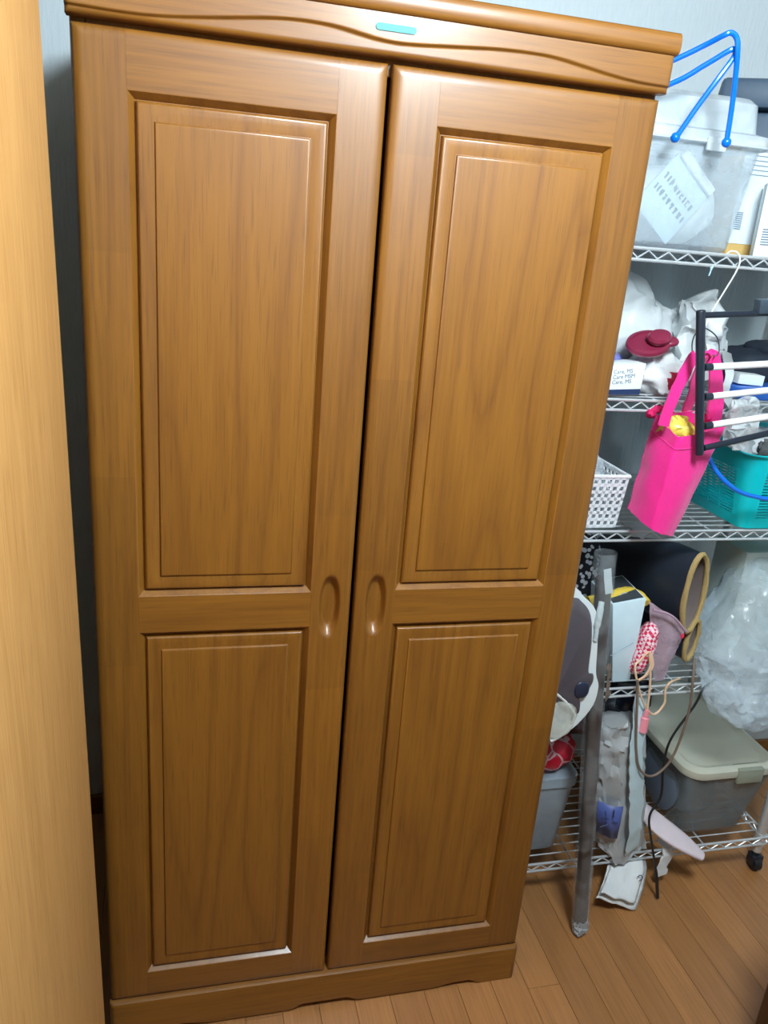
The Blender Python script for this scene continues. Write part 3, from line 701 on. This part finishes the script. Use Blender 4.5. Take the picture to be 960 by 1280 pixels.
put('drawstring_gather', MB().tube(ease([at(811, 520, .19), at(820, 512, .2), at(832, 511, .205), at(842, 520, .2)], 5), [.006 + .004 * abs(math.sin(i * 2.2)) for i in range(16)], 8).crumple(.006, 60, 3), plain('deep_pink_fabric', (214, 20, 100), .8), pt)
tag(put('yellow_packet', MB().blob(at(846, 536, .155), (.035, .03, .022), 32, 20, 2.2).crumple(.020, 40, 3), plain('yellow_film', (246, 212, 92), .35, var=.3, scale=40)), 'crumpled yellow packet peeking out of the pink tote', 'packet')
# teal basket
TEAL = plain('teal_plastic', (0, 212, 222), .38, var=.04)
tb = thing('teal_basket', 'teal slotted plastic basket on third shelf', 'basket', (1.06, .31, Z3))
B0 = [Vector((.915, .195, Z3)), Vector((1.20, .195, Z3)), Vector((1.20, .43, Z3)), Vector((.915, .43, Z3))]
HT_ = .182
T0 = [Vector((.868, .150, Z3 + HT_)), Vector((1.25, .150, Z3 + HT_)), Vector((1.25, .475, Z3 + HT_)), Vector((.868, .475, Z3 + HT_))]
rad = lambda t: .022 + .012 * t
def tring(t, off=0):
    c = [b_.lerp(a, t) for a, b_ in zip(T0, B0)]
    return rrect((c[0].x + c[1].x) / 2, (c[0].y + c[2].y) / 2, c[1].x - c[0].x + off, c[2].y - c[0].y + off, c[0].z, rad(t), 6)
put('bottom_band', MB().loft([tring(0, -.012), tring(.02, 0), tring(.16, 0), tring(.16, -.006), tring(.03, -.006)]), TEAL, tb)
put('top_band', MB().loft([tring(.76, 0), tring(.97, 0), tring(.985, .012), tring(1.0, .014), tring(1.01, .008), tring(1.0, -.004), tring(.97, -.006), tring(.76, -.006), tring(.76, 0)], False, False), TEAL, tb)
nside = 7 * 4
for c in range(4):
    idx = [c * 7 + k for k in range(7)]
    m = MB(); n_ = 10; rows_ = []
    for i in range(n_ + 1):
        t = .155 + .61 * i / n_; o1, i1 = tring(t, 0), tring(t, -.006)
        def ext(Rg, j0, j1, dd):
            d_ = (Rg[j1] - Rg[j0]).normalized(); return Rg[j1] + d_ * dd
        L_ = [ext(o1, idx[1], idx[0], .010)] + [o1[j] for j in idx] + [ext(o1, idx[-2], idx[-1], .010)]
        L2 = [ext(i1, idx[1], idx[0], .010)] + [i1[j] for j in idx] + [ext(i1, idx[-2], idx[-1], .010)]
        rows_.append(L_ + L2[::-1])
    put('corner_column', m.loft(rows_), TEAL, tb)
for c in range(4):
    m = MB(); A_, B_ = (c * 7 + 6), ((c + 1) * 7) % 28
    ns = 15
    for i in range(ns):
        t0 = .165 + .59 * (i + .30) / ns; t1 = .165 + .59 * (i + .72) / ns
        q = []
        for t in (t0, t1):
            o1, i1 = tring(t, 0), tring(t, -.005)
            q.append((o1[A_], o1[B_], i1[B_], i1[A_]))
        m.hexa(list(q[0]) + list(q[1]))
    for u in (.3, .5, .7):
        q = []
        for t in (.15, .77):
            o1, i1 = tring(t, 0.0008), tring(t, -.005)
            a, b_ = o1[A_].lerp(o1[B_], u - .008), o1[A_].lerp(o1[B_], u + .008)
            c2, d2 = i1[A_].lerp(i1[B_], u + .008), i1[A_].lerp(i1[B_], u - .008)
            q.append((a, b_, c2, d2))
        m.hexa(list(q[0]) + list(q[1]))
    stuff(put('slots', m, TEAL, tb, smooth=0))
put('bail_handle', MB().tube(ease([at(880, 556, .17), at(888, 576, .15), at(897, 591, .138), at(910, 605, .128), at(925, 615, .126), at(945, 621, .124), at(965, 623, .124), at(1010, 612, .126), at(1060, 580, .14)], 6), .0048, 10), plain('blue_handle', (20, 110, 220), .3), tb)
tag(put('white_cloth_bundle', MB().blob((1.03, .30, Z3 + .155), (.085, .08, .05), 40, 26, 2.2).crumple(.022, 26, 9), WHITECL), 'white cloth bundle inside the teal basket', 'cloth')
tag(put('grey_cloth', MB().blob((1.0, .23, Z3 + .165), (.05, .045, .03), 36, 20, 2.2).crumple(.02, 34, 5), plain('grey_cloth', (110, 112, 112), .85)), 'dark grey cloth poking over the teal basket rim', 'cloth')

# ------------------------------------------------------------------ fourth shelf
Z4 = TOP[1]
fm, nt, b = newmat('white_flower_print'); L = nt.links
tc = N(nt, 'ShaderNodeTexCoord'); vo = N(nt, 'ShaderNodeTexVoronoi'); vo.inputs['Scale'].default_value = 62; L.new(tc.outputs['Object'], vo.inputs['Vector'])
rp = N(nt, 'ShaderNodeValToRGB'); L.new(vo.outputs['Distance'], rp.inputs[0]); e = rp.color_ramp.elements
e[0].position = .0; e[0].color = (.6, .35, .05, 1); e[1].position = .44; e[1].color = (.010, .013, .022, 1)
x = e.new(.12); x.color = (.75, .78, .82, 1); x = e.new(.40); x.color = (.70, .74, .8, 1)
L.new(rp.outputs[0], b.inputs['Base Color']); b.inputs['Roughness'].default_value = .8
tag(put('floral_bag', MB().blob((.665, .47, Z4 + .12), (.105, .06, .17), 40, 30, 2.6).crumple(.02, 11, 6).clampz(Z4), fm), 'black fabric bag with white flowers behind the wrapped tube', 'bag')
gb = thing('gift_box', 'pale blue open box with yellow rolled edge on fourth shelf', 'box', (.70, .29, Z4))
PBL = plain('pale_blue_board', (214, 236, 246), .5)
f4 = [at(764, 860, .222), at(786, 856, .222), at(808, 748, .215), at(766, 756, .215)]
f4[0].z = Z4; f4[1].z = Z4
bk = [q + Vector((.012, .13, 0)) for q in f4]
put('box', MB().add(f4 + bk, [(0, 1, 2, 3), (5, 4, 7, 6), (4, 0, 3, 7), (1, 5, 6, 2), (4, 5, 1, 0), (3, 2, 6, 7)]), PBL, gb, bevel=.0015)
tq = [f4[3], f4[2], bk[2], bk[3]]; tcn = sum(tq, Vector()) / 4; tq = [tcn + (q - tcn) * .9 + Vector((0, 0, .0012)) for q in tq]
put('opening', MB().hexa([q - Vector((0, 0, .001)) for q in tq] + tq), plain('painted_inside_shade', (62, 70, 76), .7), gb, smooth=0)  # dark plate on the solid top paints the shade inside the box
put('fold_line', MB().tube([at(763, 820, .2195), at(792, 803, .2180)], .0007, 6), plain('grey_fold', (150, 176, 196), .6), gb)
put('yellow_roll', MB().tube(ease([at(735, 752, .25), at(768, 744, .26), at(785, 739, .27), at(800, 744, .26), at(808, 754, .235)], 6), [.012] * 12 + [.011] * 8 + [.010] * 5, 12).crumple(.004, 40, 2, ridge=False), plain('yellow_towel', (232, 200, 74), .7), gb)
put('metal_ring', MB().tube([at(783, 750, .245) + Vector((.018 * math.cos(a), .010 * math.sin(a), .006 + .006 * math.sin(a))) for a in [2 * math.pi * i / 24 for i in range(24)]], .0025, 8, closed=True), STEEL, gb)
gm, nt, b = newmat('red_gingham'); L = nt.links
tc = N(nt, 'ShaderNodeTexCoord'); ck = N(nt, 'ShaderNodeTexChecker'); ck.inputs['Scale'].default_value = 130
ck.inputs['Color1'].default_value = lin((214, 40, 84)) + (1,); ck.inputs['Color2'].default_value = lin((246, 214, 222)) + (1,)
mp = N(nt, 'ShaderNodeMapping'); mp.inputs['Rotation'].default_value = (0, .6, 0); L.new(tc.outputs['Object'], mp.inputs[0]); L.new(mp.outputs[0], ck.inputs[0]); L.new(ck.outputs[0], b.inputs['Base Color']); b.inputs['Roughness'].default_value = .8
p_ = at(803, 810, .225)
tag(put('gingham_pouch', MB().blob(p_, (.020, .03, .066), 30, 24, 2.4, rot=(0, .22, 0)).crumple(.008, 30, 3), gm), 'red gingham cloth pouch beside the pale blue box', 'pouch')
zb = thing('zip_bag', 'mauve tinted zip bag with a red dot on fourth shelf', 'bag', at(835, 850, .225))
q4 = [at(820, 855, .218), at(833, 853, .212), at(862, 785, .205), at(815, 755, .215)]
m = MB(); nu_, nv_ = 14, 18; g0 = []
for sgn in (-1, 1):
    for j in range(nv_ + 1):
        for i in range(nu_ + 1):
            u, v = i / nu_, j / nv_
            p = (q4[0] * (1 - u) + q4[1] * u) * (1 - v) + (q4[3] * (1 - u) + q4[2] * u) * v
            bul = .014 * math.sin(math.pi * u) * math.sin(math.pi * min(.93, v))
            g0.append(p + Vector((0, .012 + sgn * (bul + .0006), 0)))
o_ = (nu_ + 1) * (nv_ + 1)
fs = []
for s0 in (0, o_):
    for j in range(nv_):
        for i in range(nu_):
            a = s0 + j * (nu_ + 1) + i; fs.append((a, a + 1, a + nu_ + 2, a + nu_ + 1))
m.add(g0, fs); m.crumple(.004, 45, 3, ridge=False)
MAUVE = film('mauve_film', (206, 180, 196), .6, .2, bump=.5, var=.3)
put('pouch', m, MAUVE, zb, smooth=60)
put('zip_strip', MB().tube(ease([at(816, 762, .203), at(840, 770, .197), at(858, 790, .197)], 5), .0028, 8), plain('mauve_strip', (178, 146, 168), .4), zb)
put('red_dot', MB().blob(at(853, 795, .196), (.005, .0015, .007), 16, 10, 2), plain('red_dot', (220, 50, 90), .5), zb)
# boots lying on their side
BOOT = plain('navy_black_leather', (34, 42, 54), .42, bump=.15, bscale=60)
TAN = plain('tan_pile', (184, 158, 104), .9, bump=.9, bscale=320)
LIN = plain('taupe_lining', (122, 110, 106), .9, bump=.5)
def boot(label, c, hgt, wid, axis, length, tilt):
    bt_ = thing('boot', label, 'boot', (c[0], c[1], Z4), 'pair of dark boots lying on the fourth shelf')
    ax = Vector(axis).normalized(); upv = Vector((math.sin(tilt), 0, math.cos(tilt))); upv = (upv - ax * upv.dot(ax)).normalized(); sd = ax.cross(upv)
    c = Vector(c)
    def rg(d, h, w_, off=0, n=28):
        o = c + ax * d + upv * off
        return [o + upv * h * math.cos(2 * math.pi * k / n) + sd * w_ * math.sin(2 * math.pi * k / n) for k in range(n)]
    R = [rg(0, hgt, wid), rg(length * .3, hgt * 1.0, wid * 1.2), rg(length * .6, hgt * .9, wid * 1.25, -.004), rg(length * .85, hgt * .75, wid * 1.2, -.006), rg(length, hgt * .70, wid * 1.15, -.01), rg(length + .05, hgt * .66, wid * 1.1, -.02), rg(length + .09, hgt * .4, wid * .7, -.03)]
    inn = [rg(.0, hgt * .90, wid * .78), rg(length * .5, hgt * .8, wid * .9)]
    o = put('shaft', MB().loft(R, cap0=False), BOOT, bt_, smooth=60)
    put('lining', MB().loft([rg(.004, hgt * .95, wid * .9), rg(length * .3, hgt * .85, wid * .9), rg(length * .7, hgt * .6, wid * .8)], cap0=False), LIN, bt_, smooth=60)
    put('pile_trim', MB().tube(rg(-.001, hgt * .97, wid * .95), .0062, 8, closed=True).crumple(.003, 90, 2, ridge=False), TAN, bt_)
    e_ = c + ax * (length + .035)
    pth = [e_ + upv * .01, e_ + sd * .06 + upv * -.01, e_ + sd * .13 - upv * .015, e_ + sd * .17 - upv * .015]
    return bt_
boot('dark boot with tan trimmed opening lying uppermost on fourth shelf', at(866, 742, .225) + Vector((.004, 0, 0)), .104, .042, (-.40, .92, .02), .22, -.12)
boot('lower dark boot with tan trim under the first boot', at(864, 800, .26), .056, .026, (-.42, .90, .03), .19, .0)
# big clear bag
m = MB(); rws = []
prof_ = []
for py, lx, Y, rx, ry in ((694, 946, .31, .03, .03), (699, 934, .31, .08, .06), (722, 920, .30, .115, .085), (752, 903, .29, .14, .10), (782, 886, .27, .16, .12), (806, 874, .25, .165, .12), (830, 876, .23, .16, .105), (850, 881, .20, .155, .08), (868, 884, .165, .15, .058), (884, 890, .150, .14, .05), (898, 902, .142, .118, .042), (906, 922, .138, .075, .028)):
    q = at(lx, py, Y); prof_.append((q.z, q.x + rx, Y, rx, ry))
pp = ease([(z, x, 0) for z, x, *_ in prof_], 4)
ext_ = ease([(y, rx, ry) for _, _, y, rx, ry in prof_], 4)
for a, b_ in zip(pp, ext_):
    rws.append([Vector((a.y + b_.y * math.copysign(abs(math.cos(t)) ** .8, math.cos(t)), b_.x + b_.z * math.copysign(abs(math.sin(t)) ** .8, math.sin(t)), a.x)) for t in [2 * math.pi * k / 72 for k in range(72)]])
m.loft(rws); m.crumple(.016, 9, 3); m.crumple(.014, 22, 7); m.crumple(.003, 52, 4)
for p in m.v:
    if p.y > .185: p.z = max(p.z, Z4 + .001)
tag(put('clear_bag', m, film('big_clear_film', (216, 232, 244), .33, .1, bump=.35, bscale=26, var=.45), smooth=24), 'big crinkled clear plastic bag bulging over the fourth shelf edge', 'bag')
tag(put('pale_grey_carton', MB().box(1.04, 1.20, .30, .42, Z4 + .005, .90), plain('pale_grey_green_card', (190, 204, 200), .6), bevel=.003), 'pale grey carton inside the big clear bag', 'box')
# grey padded piece with white edge, left of the tube
gp = thing('padded_cover', 'dark grey padded cover with white edging wedged beside the wardrobe', 'cover', at(700, 920, .10))
gpx = [(715, 735), (729, 745), (745, 764), (747, 800), (745, 840), (748, 858), (741, 882), (722, 905), (702, 920), (685, 924), (655, 924), (660, 740)]
o1 = ease([at(x, y, .090) for x, y in gpx], 4, closed=True); [setattr(q, 'x', max(q.x, .447)) for q in o1]; o2 = [q + Vector((.0, .028, 0)) for q in o1]
cen = sum(o1, Vector()) / len(o1)
fr1 = [cen + (q - cen) * .9 + Vector((0, -.008, 0)) for q in o1]
put('edging', MB().loft([[cen + (q - cen) * .93 + Vector((0, -.0005, 0)) for q in o1], o1, o2]), plain('white_vinyl', (222, 230, 232), .35), gp, smooth=40)
dkx = [(716, 747), (727, 752), (738, 768), (739, 800), (735, 838), (741, 842), (740, 853), (730, 868), (722, 872), (722, 892), (700, 885), (690, 870), (668, 870), (670, 750)]
d1 = ease([at(x, y, .0875) for x, y in dkx], 4, closed=True); [setattr(q, 'x', max(q.x, .450)) for q in d1]
dcen = sum(d1, Vector()) / len(d1)
put('grey_pad', MB().loft([d1, [dcen + (q - dcen) * .96 + Vector((0, -.005, 0)) for q in d1], [dcen + (q - dcen) * .80 + Vector((0, -.009, 0)) for q in d1]]), plain('charcoal_vinyl', (86, 80, 86), .3, var=.3, scale=9), gp, smooth=60)
put('dark_tab', MB().blob(at(727, 862, .079), (.017, .006, .020), 24, 14, 2.6), plain('navy_tab', (40, 46, 66), .4), gp)
put('clear_pocket', MB().blob(at(698, 900, .080), (.040, .008, .046), 36, 22, 2.2, rot=(0, .35, 0)).crumple(.003, 25, 4), film('pocket_film', (222, 222, 212), .42, .1, bump=.2), gp)
put('pocket_rim', MB().tube(ease([at(684, 862, .083), at(694, 866, .082), at(708, 878, .081), at(718, 893, .081), at(714, 908, .081), at(700, 920, .081), at(688, 926, .082)], 6), .0036, 8), plain('white_vinyl_rim', (226, 230, 226), .3), gp)
put('rolled_corner', MB().tube(ease([at(752, 752, .090), at(750, 764, .086), at(746, 785, .085), at(744, 800, .088)], 5), [.006] * 4 + [.007] * 6 + [.005] * 6, 10), film('rolled_film', (214, 230, 236), .7, .15), gp)
# wrapped tube leaning on the rack
tw = thing('wrapped_tube', 'long rolled grey tube in clear film leaning against the rack', 'tube', at(725, 1160, .078))
ba, tpp = at(725, 1158, .082), at(757, 690, .150)
ba.z = .020
ax_ = (tpp - ba).normalized()
put('roll', MB().tube([ba + ax_ * .02, ba + ax_ * .30, ba + ax_ * .62, ba + ax_ * .90], [.0165, .0165, .0172, .0175], 18), plain('grey_brown_roll', (64, 52, 47), .28, var=.3, scale=9), tw)
Ls = (tpp - ba).length; nS = 70
rings_r = []
pth = [ba + ax_ * (Ls * i / nS) for i in range(nS + 1)]
rs_ = [.021 + (.0025 if i > nS - 8 else 0) for i in range(nS + 1)]; rs_[0] = .012; rs_[1] = .0185
sx_ = Vector((1, 0, 0)); sx_ = (sx_ - ax_ * sx_.dot(ax_)).normalized(); sy_ = ax_.cross(sx_)
sl_r = []
for i in range(nS + 1):
    ring_ = []
    for k in range(28):
        a = 2 * math.pi * k / 28; q = pth[i]
        w_ = noise.noise(Vector((math.cos(a) * 2.2, math.sin(a) * 2.2, i * .045))) * .0040 + noise.noise(Vector((math.cos(a) * 5, math.sin(a) * 5, i * .12))) * .0018
        ring_.append(q + (sx_ * math.cos(a) + sy_ * math.sin(a)) * (rs_[i] + w_))
    sl_r.append(ring_)
put('film_sleeve', MB().loft(sl_r, True, False), film('sleeve_film', (212, 222, 228), .13, .05, var=.9), tw, smooth=70)
put('white_insert', MB().ribbon([ba + ax_ * (Ls - .085) + Vector((.005, -.0178, 0)), ba + ax_ * (Ls - .055) + Vector((.000, -.0178, 0)), ba + ax_ * (Ls - .03) + Vector((-.003, -.0178, 0))], .017, .0008, (1, 0, .3)), plain('white_insert_paper', (196, 206, 210), .5), tw)
put('torn_tape', MB().ribbon(ease([ba + ax_ * (Ls * .74) + Vector((.016, -.018, 0)), ba + ax_ * (Ls * .70) + Vector((.018, -.018, 0)), ba + ax_ * (Ls * .65) + Vector((.017, -.018, 0))], 6), .014, .001, (1, .6, 0)).crumple(.006, 60, 4), plain('brown_tape', (112, 98, 86), .5, var=.4, scale=60), tw)
put('foil_end', MB().blob(ba + Vector((0, 0, .008)), (.019, .019, .027), 26, 18, 2.2).crumple(.010, 70, 2).clampz(.0005), film('foil_film', (206, 214, 222), .8, .15, bump=1.0, bscale=80), tw)
# cords
BEIGE = plain('beige_cable', (232, 196, 164), .45); TAUPE = plain('taupe_cable', (120, 104, 92), .45); BLKC = plain('black_cable', (22, 24, 26), .45)
bc = thing('beige_cord', 'beige looped cord with a pink plug hanging off fourth shelf', 'cord', at(815, 830, .19))
put('cable', MB().tube(ease([at(850, 848, .23), at(838, 853, .192), at(832, 862, .188), at(830, 880, .187), at(817, 893, .185), at(805, 880, .184), at(796, 850, .185), at(794, 832, .19), at(800, 826, .195), at(812, 815, .196), at(816, 832, .190), at(806, 846, .187), at(797, 851, .183), at(808, 843, .181), at(814, 828, .183), at(812, 818, .186), at(813, 850, .182), at(809, 888, .181)], 6), .0027, 8), BEIGE, bc)
pa, pb_ = at(809, 887, .181), at(802, 917, .181); dd = (pb_ - pa).normalized()
put('plug', MB().tube([pa, pa + dd * .012, pa + dd * .020, pa + dd * .022, pa + dd * .045, pa + dd * .058], [.005, .0065, .0065, .009, .0105, .0115], 12), plain('pink_plug', (244, 150, 164), .45), bc)
tag(put('taupe_cable', MB().tube(ease([at(868, 822, .20), at(866, 850, .17), at(862, 885, .165), at(850, 925, .165), at(835, 955, .165), at(815, 970, .165), at(800, 962, .165), at(795, 935, .165), at(796, 890, .168), at(797, 850, .18)], 8), .0031, 8), TAUPE), 'taupe cable hanging in one wide loop below the fourth shelf', 'cord')
tag(put('black_cable', MB().tube(ease([at(905, 845, .23), at(882, 858, .185), at(868, 882, .18), at(838, 925, .175), at(829, 960, .172), at(826, 995, .165), at(812, 1020, .16), at(814, 1050, .155), at(820, 1090, .15), at(822, 1122, .148)], 8), [.0030] * 64 + [.0042] * 9, 8), BLKC), 'black cable running down from fourth shelf to the floor', 'cord')

# ------------------------------------------------------------------ bottom shelf
Z5 = TOP[0]
sb = thing('small_container', 'cloudy grey plastic container with red bag on it beside the wardrobe', 'container', (.55, .36, Z5))
FROST = film('frosted_grey_plastic', (176, 192, 204), .62, .3, var=.12)
put('tub', tub(.55, .375, .165, .27, Z5, .33, .030, .02, .003), FROST, sb, smooth=40)
put('rim', MB().loft([rrect(.55, .375, .196, .302, .320, .024), rrect(.55, .375, .206, .312, .322, .026), rrect(.55, .375, .206, .312, .348, .026), rrect(.55, .375, .198, .304, .350, .024)]), FROST, sb, smooth=40)
tag(put('dark_contents', MB().blob((.55, .38, Z5 + .075), (.07, .12, .065), 30, 20, 3).crumple(.015, 16, 3), plain('slate_cloth', (120, 134, 146), .8)), 'slate cloth filling the cloudy grey container', 'cloth')
rmat, nt, b = newmat('red_packet_print'); L = nt.links
tc = N(nt, 'ShaderNodeTexCoord'); vo = N(nt, 'ShaderNodeTexVoronoi', feature='DISTANCE_TO_EDGE'); vo.inputs['Scale'].default_value = 22; L.new(tc.outputs['Object'], vo.inputs['Vector'])
rp = N(nt, 'ShaderNodeValToRGB'); L.new(vo.outputs[0], rp.inputs[0]); e = rp.color_ramp.elements
e[0].position = .025; e[0].color = (.75, .5, .52, 1); e[1].position = .05; e[1].color = (.62, .012, .04, 1)
L.new(rp.outputs[0], b.inputs['Base Color']); b.inputs['Roughness'].default_value = .3
tag(put('red_packet', MB().blob((.575, .32, .395), (.085, .10, .045), 40, 24, 2.4).crumple(.016, 20, 8).clampz(.3505), rmat), 'shiny red packet with white lines on the cloudy container', 'packet')
tag(put('brown_bag', MB().blob((.66, .35, .46), (.055, .07, .055), 34, 22, 2.2).crumple(.022, 22, 2), plain('brown_film', (96, 84, 86), .35)), 'dark brown plastic bag behind the wrapped tube above the red packet', 'bag')
# tall grey bag with blue label
tg = thing('grey_bag', 'tall silver grey plastic bag with blue label on bottom shelf', 'bag', (.76, .25, Z5))
outl = [((748, 1055), (770, 1083), (803, 1068)), ((746, 1040), (775, 1075), (805, 1055)), ((745, 1000), (778, 1040), (806, 1020)), ((746, 960), (782, 990), (806, 975)), ((748, 930), (784, 950), (807, 935)), ((750, 915), (785, 922), (806, 912)), ((757, 906), (785, 905), (803, 901))]
lv = []
for l_, c_, r_ in outl:
    L_, C_, R_ = at(*l_, .212), at(*c_, .180), at(*r_, .215)
    bL, bR = L_ + Vector((.01, .08, -.01)), R_ + Vector((.005, .08, -.01))
    lv.append([L_, L_.lerp(C_, .35) + Vector((0, -.008, 0)), L_.lerp(C_, .7) + Vector((0, -.008, 0)), C_, C_.lerp(R_, .35) + Vector((.002, 0, 0)), C_.lerp(R_, .7) + Vector((.002, 0, 0)), R_, bR, bR.lerp(bL, .33) + Vector((0, .01, 0)), bR.lerp(bL, .66) + Vector((0, .01, 0)), bL])
cols = list(zip(*[ease(c, 5) for c in zip(*lv)]))
ring2 = [ease(list(c), 4, closed=True) for c in cols]
SILV = plain('silver_film', (178, 182, 184), .28, var=.14, scale=18, bump=1.0, bscale=30)
m = MB().loft(ring2); m.crumple(.012, 22, 5); m.crumple(.007, 50, 2)
for p in m.v:
    if p.y > .195: p.z = max(p.z, Z5 + .001)
put('bag', m, SILV, tg, smooth=26)
lab = []
for (lx, ly), (cx_, cy_) in (((745, 1038), (771, 1048)), ((745, 1018), (775, 1030)), ((747, 1000), (779, 1008))):
    L_, C_ = at(lx, ly, .196), at(cx_, cy_, .168); lab.append([L_, L_.lerp(C_, .33) + Vector((0, -.009, 0)), L_.lerp(C_, .66) + Vector((0, -.009, 0)), C_])
lr = [ease(r_, 5) for r_ in lab]
m = MB().loft(lr, False, False, closed=False); m.crumple(.003, 40, 3, ridge=False)
put('blue_label', m, plain('blue_label', (84, 100, 164), .4, var=.2, scale=25), tg, solid=.0008, smooth=70)
m = MB()
for (x0, y0, x1, y1) in ((757, 1014, 757, 1032), (752, 1022, 761, 1024), (761, 1030, 750, 1034), (768, 1012, 767, 1022), (766, 1027, 772, 1029)):
    m.tube([at(x0, y0, .163), at((x0 + x1) / 2, (y0 + y1) / 2, .1615), at(x1, y1, .162)], .0011, 5)
put('ink_strokes', m, NAVY, tg)
m = MB().blob((.885, .315, Z5 + .36), (.0, .0, .0), 4, 4) if 0 else None
tag(put('pale_blue_sheet', MB().ribbon(ease([at(801, 868, .21), at(799, 900, .185), at(796, 940, .170), at(795, 990, .168), at(794, 1035, .170), at(789, 1064, .178)], 6), .054, .0015, (1, .5, 0)).crumple(.008, 30, 6), plain('pale_blue_film', (204, 228, 236), .3, bump=.6, bscale=45), smooth=70), 'pale blue plastic sheet down the edge of the grey bag', 'sheet')
tag(put('black_shade_bag', MB().blob((.775, .315, .505), (.085, .05, .075), 36, 24, 2.6).crumple(.022, 22, 4), plain('black_shade_film', (14, 20, 32), .22)), 'black plastic bag enlarged to stand in for wall shade above the grey bag', 'bag')  # bag made bigger in black to imitate the shadowed wall there
# large container with beige lid
lcn = thing('large_container', 'large clear container with beige lid and latch on bottom shelf', 'container', (1.07, .41, Z5))
CX_, CY_ = 1.085, .415
put('tub', tub(CX_, CY_, .195, .35, Z5, .325, .065, .03, .003), film('smoky_clear_plastic', (150, 162, 168), .40, .14, var=.2), lcn, smooth=40)
LID = plain('beige_lid_plastic', (196, 196, 180), .42, var=.03)
L_ = lambda dx, z: rrect(CX_, CY_, .275 + dx, .43 + dx, z, .05 + dx / 4, 6)
lid = put('lid', MB().loft([L_(-.012, .322), L_(0, .318), L_(.004, .328), L_(.002, .338), L_(-.012, .344), L_(-.03, .346), L_(-.05, .338), L_(-.07, .338)]), LID, lcn, smooth=40)
put('latch', MB().box(1.085, 1.16, .193, .203, .302, .3405).box(1.085, 1.16, .193, .225, .336, .3435), plain('sage_latch', (150, 156, 140), .45), lcn, bevel=.003)
tag(put('grey_bundle', MB().blob((1.055, .40, Z5 + .09), (.075, .135, .083), 44, 30, 2.6).crumple(.022, 13, 3).clampz(Z5 + .012), plain('slate_bundle', (138, 146, 154), .75, var=.2, scale=10)), 'grey bundle inside the large clear container', 'bundle')
tag(put('round_grey_dish', MB().loft([[Vector((.975 + d_, .36 + r_ * math.cos(a), .225 + r_ * 1.2 * math.sin(a))) for a in [2 * math.pi * i / 36 for i in range(36)]] for r_, d_ in ((.02, .002), (.07, .0), (.082, .006), (.078, .010), (.02, .008))]).xf(Matrix.Translation((-.010, -.02, .01))), plain('grey_dish', (112, 124, 140), .4)), 'round grey dish standing against the large clear container', 'dish')
# slipper sole, folded cloths
so = []
ctr = ease([at(802, 1010, .245), at(818, 1026, .22), at(838, 1042, .19), at(858, 1056, .165), at(878, 1071, .145)], 6)
for i, c in enumerate(ctr):
    t = i / (len(ctr) - 1); w_ = .036 * (math.sin(math.pi * (.12 + .80 * t)) ** .6) * (1 - .25 * t)
    tv = (ctr[min(i + 1, len(ctr) - 1)] - ctr[max(i - 1, 0)]).normalized(); sdv = tv.cross(Vector((.25, -.5, .8))).normalized(); nv_ = sdv.cross(tv).normalized()
    so.append([c + sdv * w_ * math.cos(a) + nv_ * .008 * math.copysign(abs(math.sin(a)) ** .6, math.sin(a)) for a in [2 * math.pi * k / 20 for k in range(20)]])
tag(put('white_slipper', MB().loft(so), plain('white_pink_fabric', (222, 208, 216), .8, bump=.3), smooth=50), 'pinkish white slipper sticking out over the bottom shelf edge', 'slipper')
tag(put('small_white_cloth', MB().ribbon(ease([at(826, 1050, .225), at(834, 1060, .196), at(835, 1070, .190), at(828, 1082, .188), at(826, 1094, .188)], 5), .034, .004, (1, .15, -.35)).crumple(.008, 45, 3), WHITECL, smooth=60), 'small white cloth scrap hanging beside the slipper', 'cloth')
fc = thing('folded_cloth', 'white folded cloth hanging from the bottom shelf down to the floor', 'cloth', at(778, 1136, .13))
def hang(pL, pR, wig):
    m = MB(); rows_ = []
    for (l_, r_, Y) in zip(pL, pR, wig):
        a, b_ = at(*l_, Y), at(*r_, Y); rows_.append([a.lerp(b_, t / 10) + Vector((0, .003 * math.sin(t * 1.3), 0)) for t in range(11)])
    cols_ = [ease(c, 4) for c in zip(*rows_)]
    return m.loft([list(r_) for r_ in zip(*cols_)], False, False, closed=False)
put('back_layer', hang([(762, 1075), (758, 1090), (752, 1108), (745, 1122)], [(805, 1070), (808, 1085), (804, 1110), (795, 1138)], [.215, .192, .165, .125]).crumple(.003, 40, 1, ridge=False), WHITECL, fc, solid=.004, smooth=60)
put('front_layer', hang([(764, 1078), (762, 1090), (756, 1104), (751, 1116)], [(804, 1074), (805, 1088), (800, 1108), (794, 1130)], [.205, .182, .155, .120]).crumple(.004, 34, 2, ridge=False), WHITECL, fc, solid=.004, smooth=60)
put('printed_mark', MB().tube(ease([at(797, 1096, .160), at(801, 1094, .160), at(803, 1098, .158), at(799, 1101, .157)], 4), .0012, 5), NAVY, fc)

tag(put('wall_hook', MB().tube(ease([Vector((.816, .679, 1.478)), Vector((.816, .668, 1.478)), Vector((.816, .662, 1.484)), Vector((.816, .660, 1.492))], 4), [.007] * 4 + [.005] * 9, 10), WHITEPL), 'tiny white hook on the wall beside the wardrobe edge', 'hook')
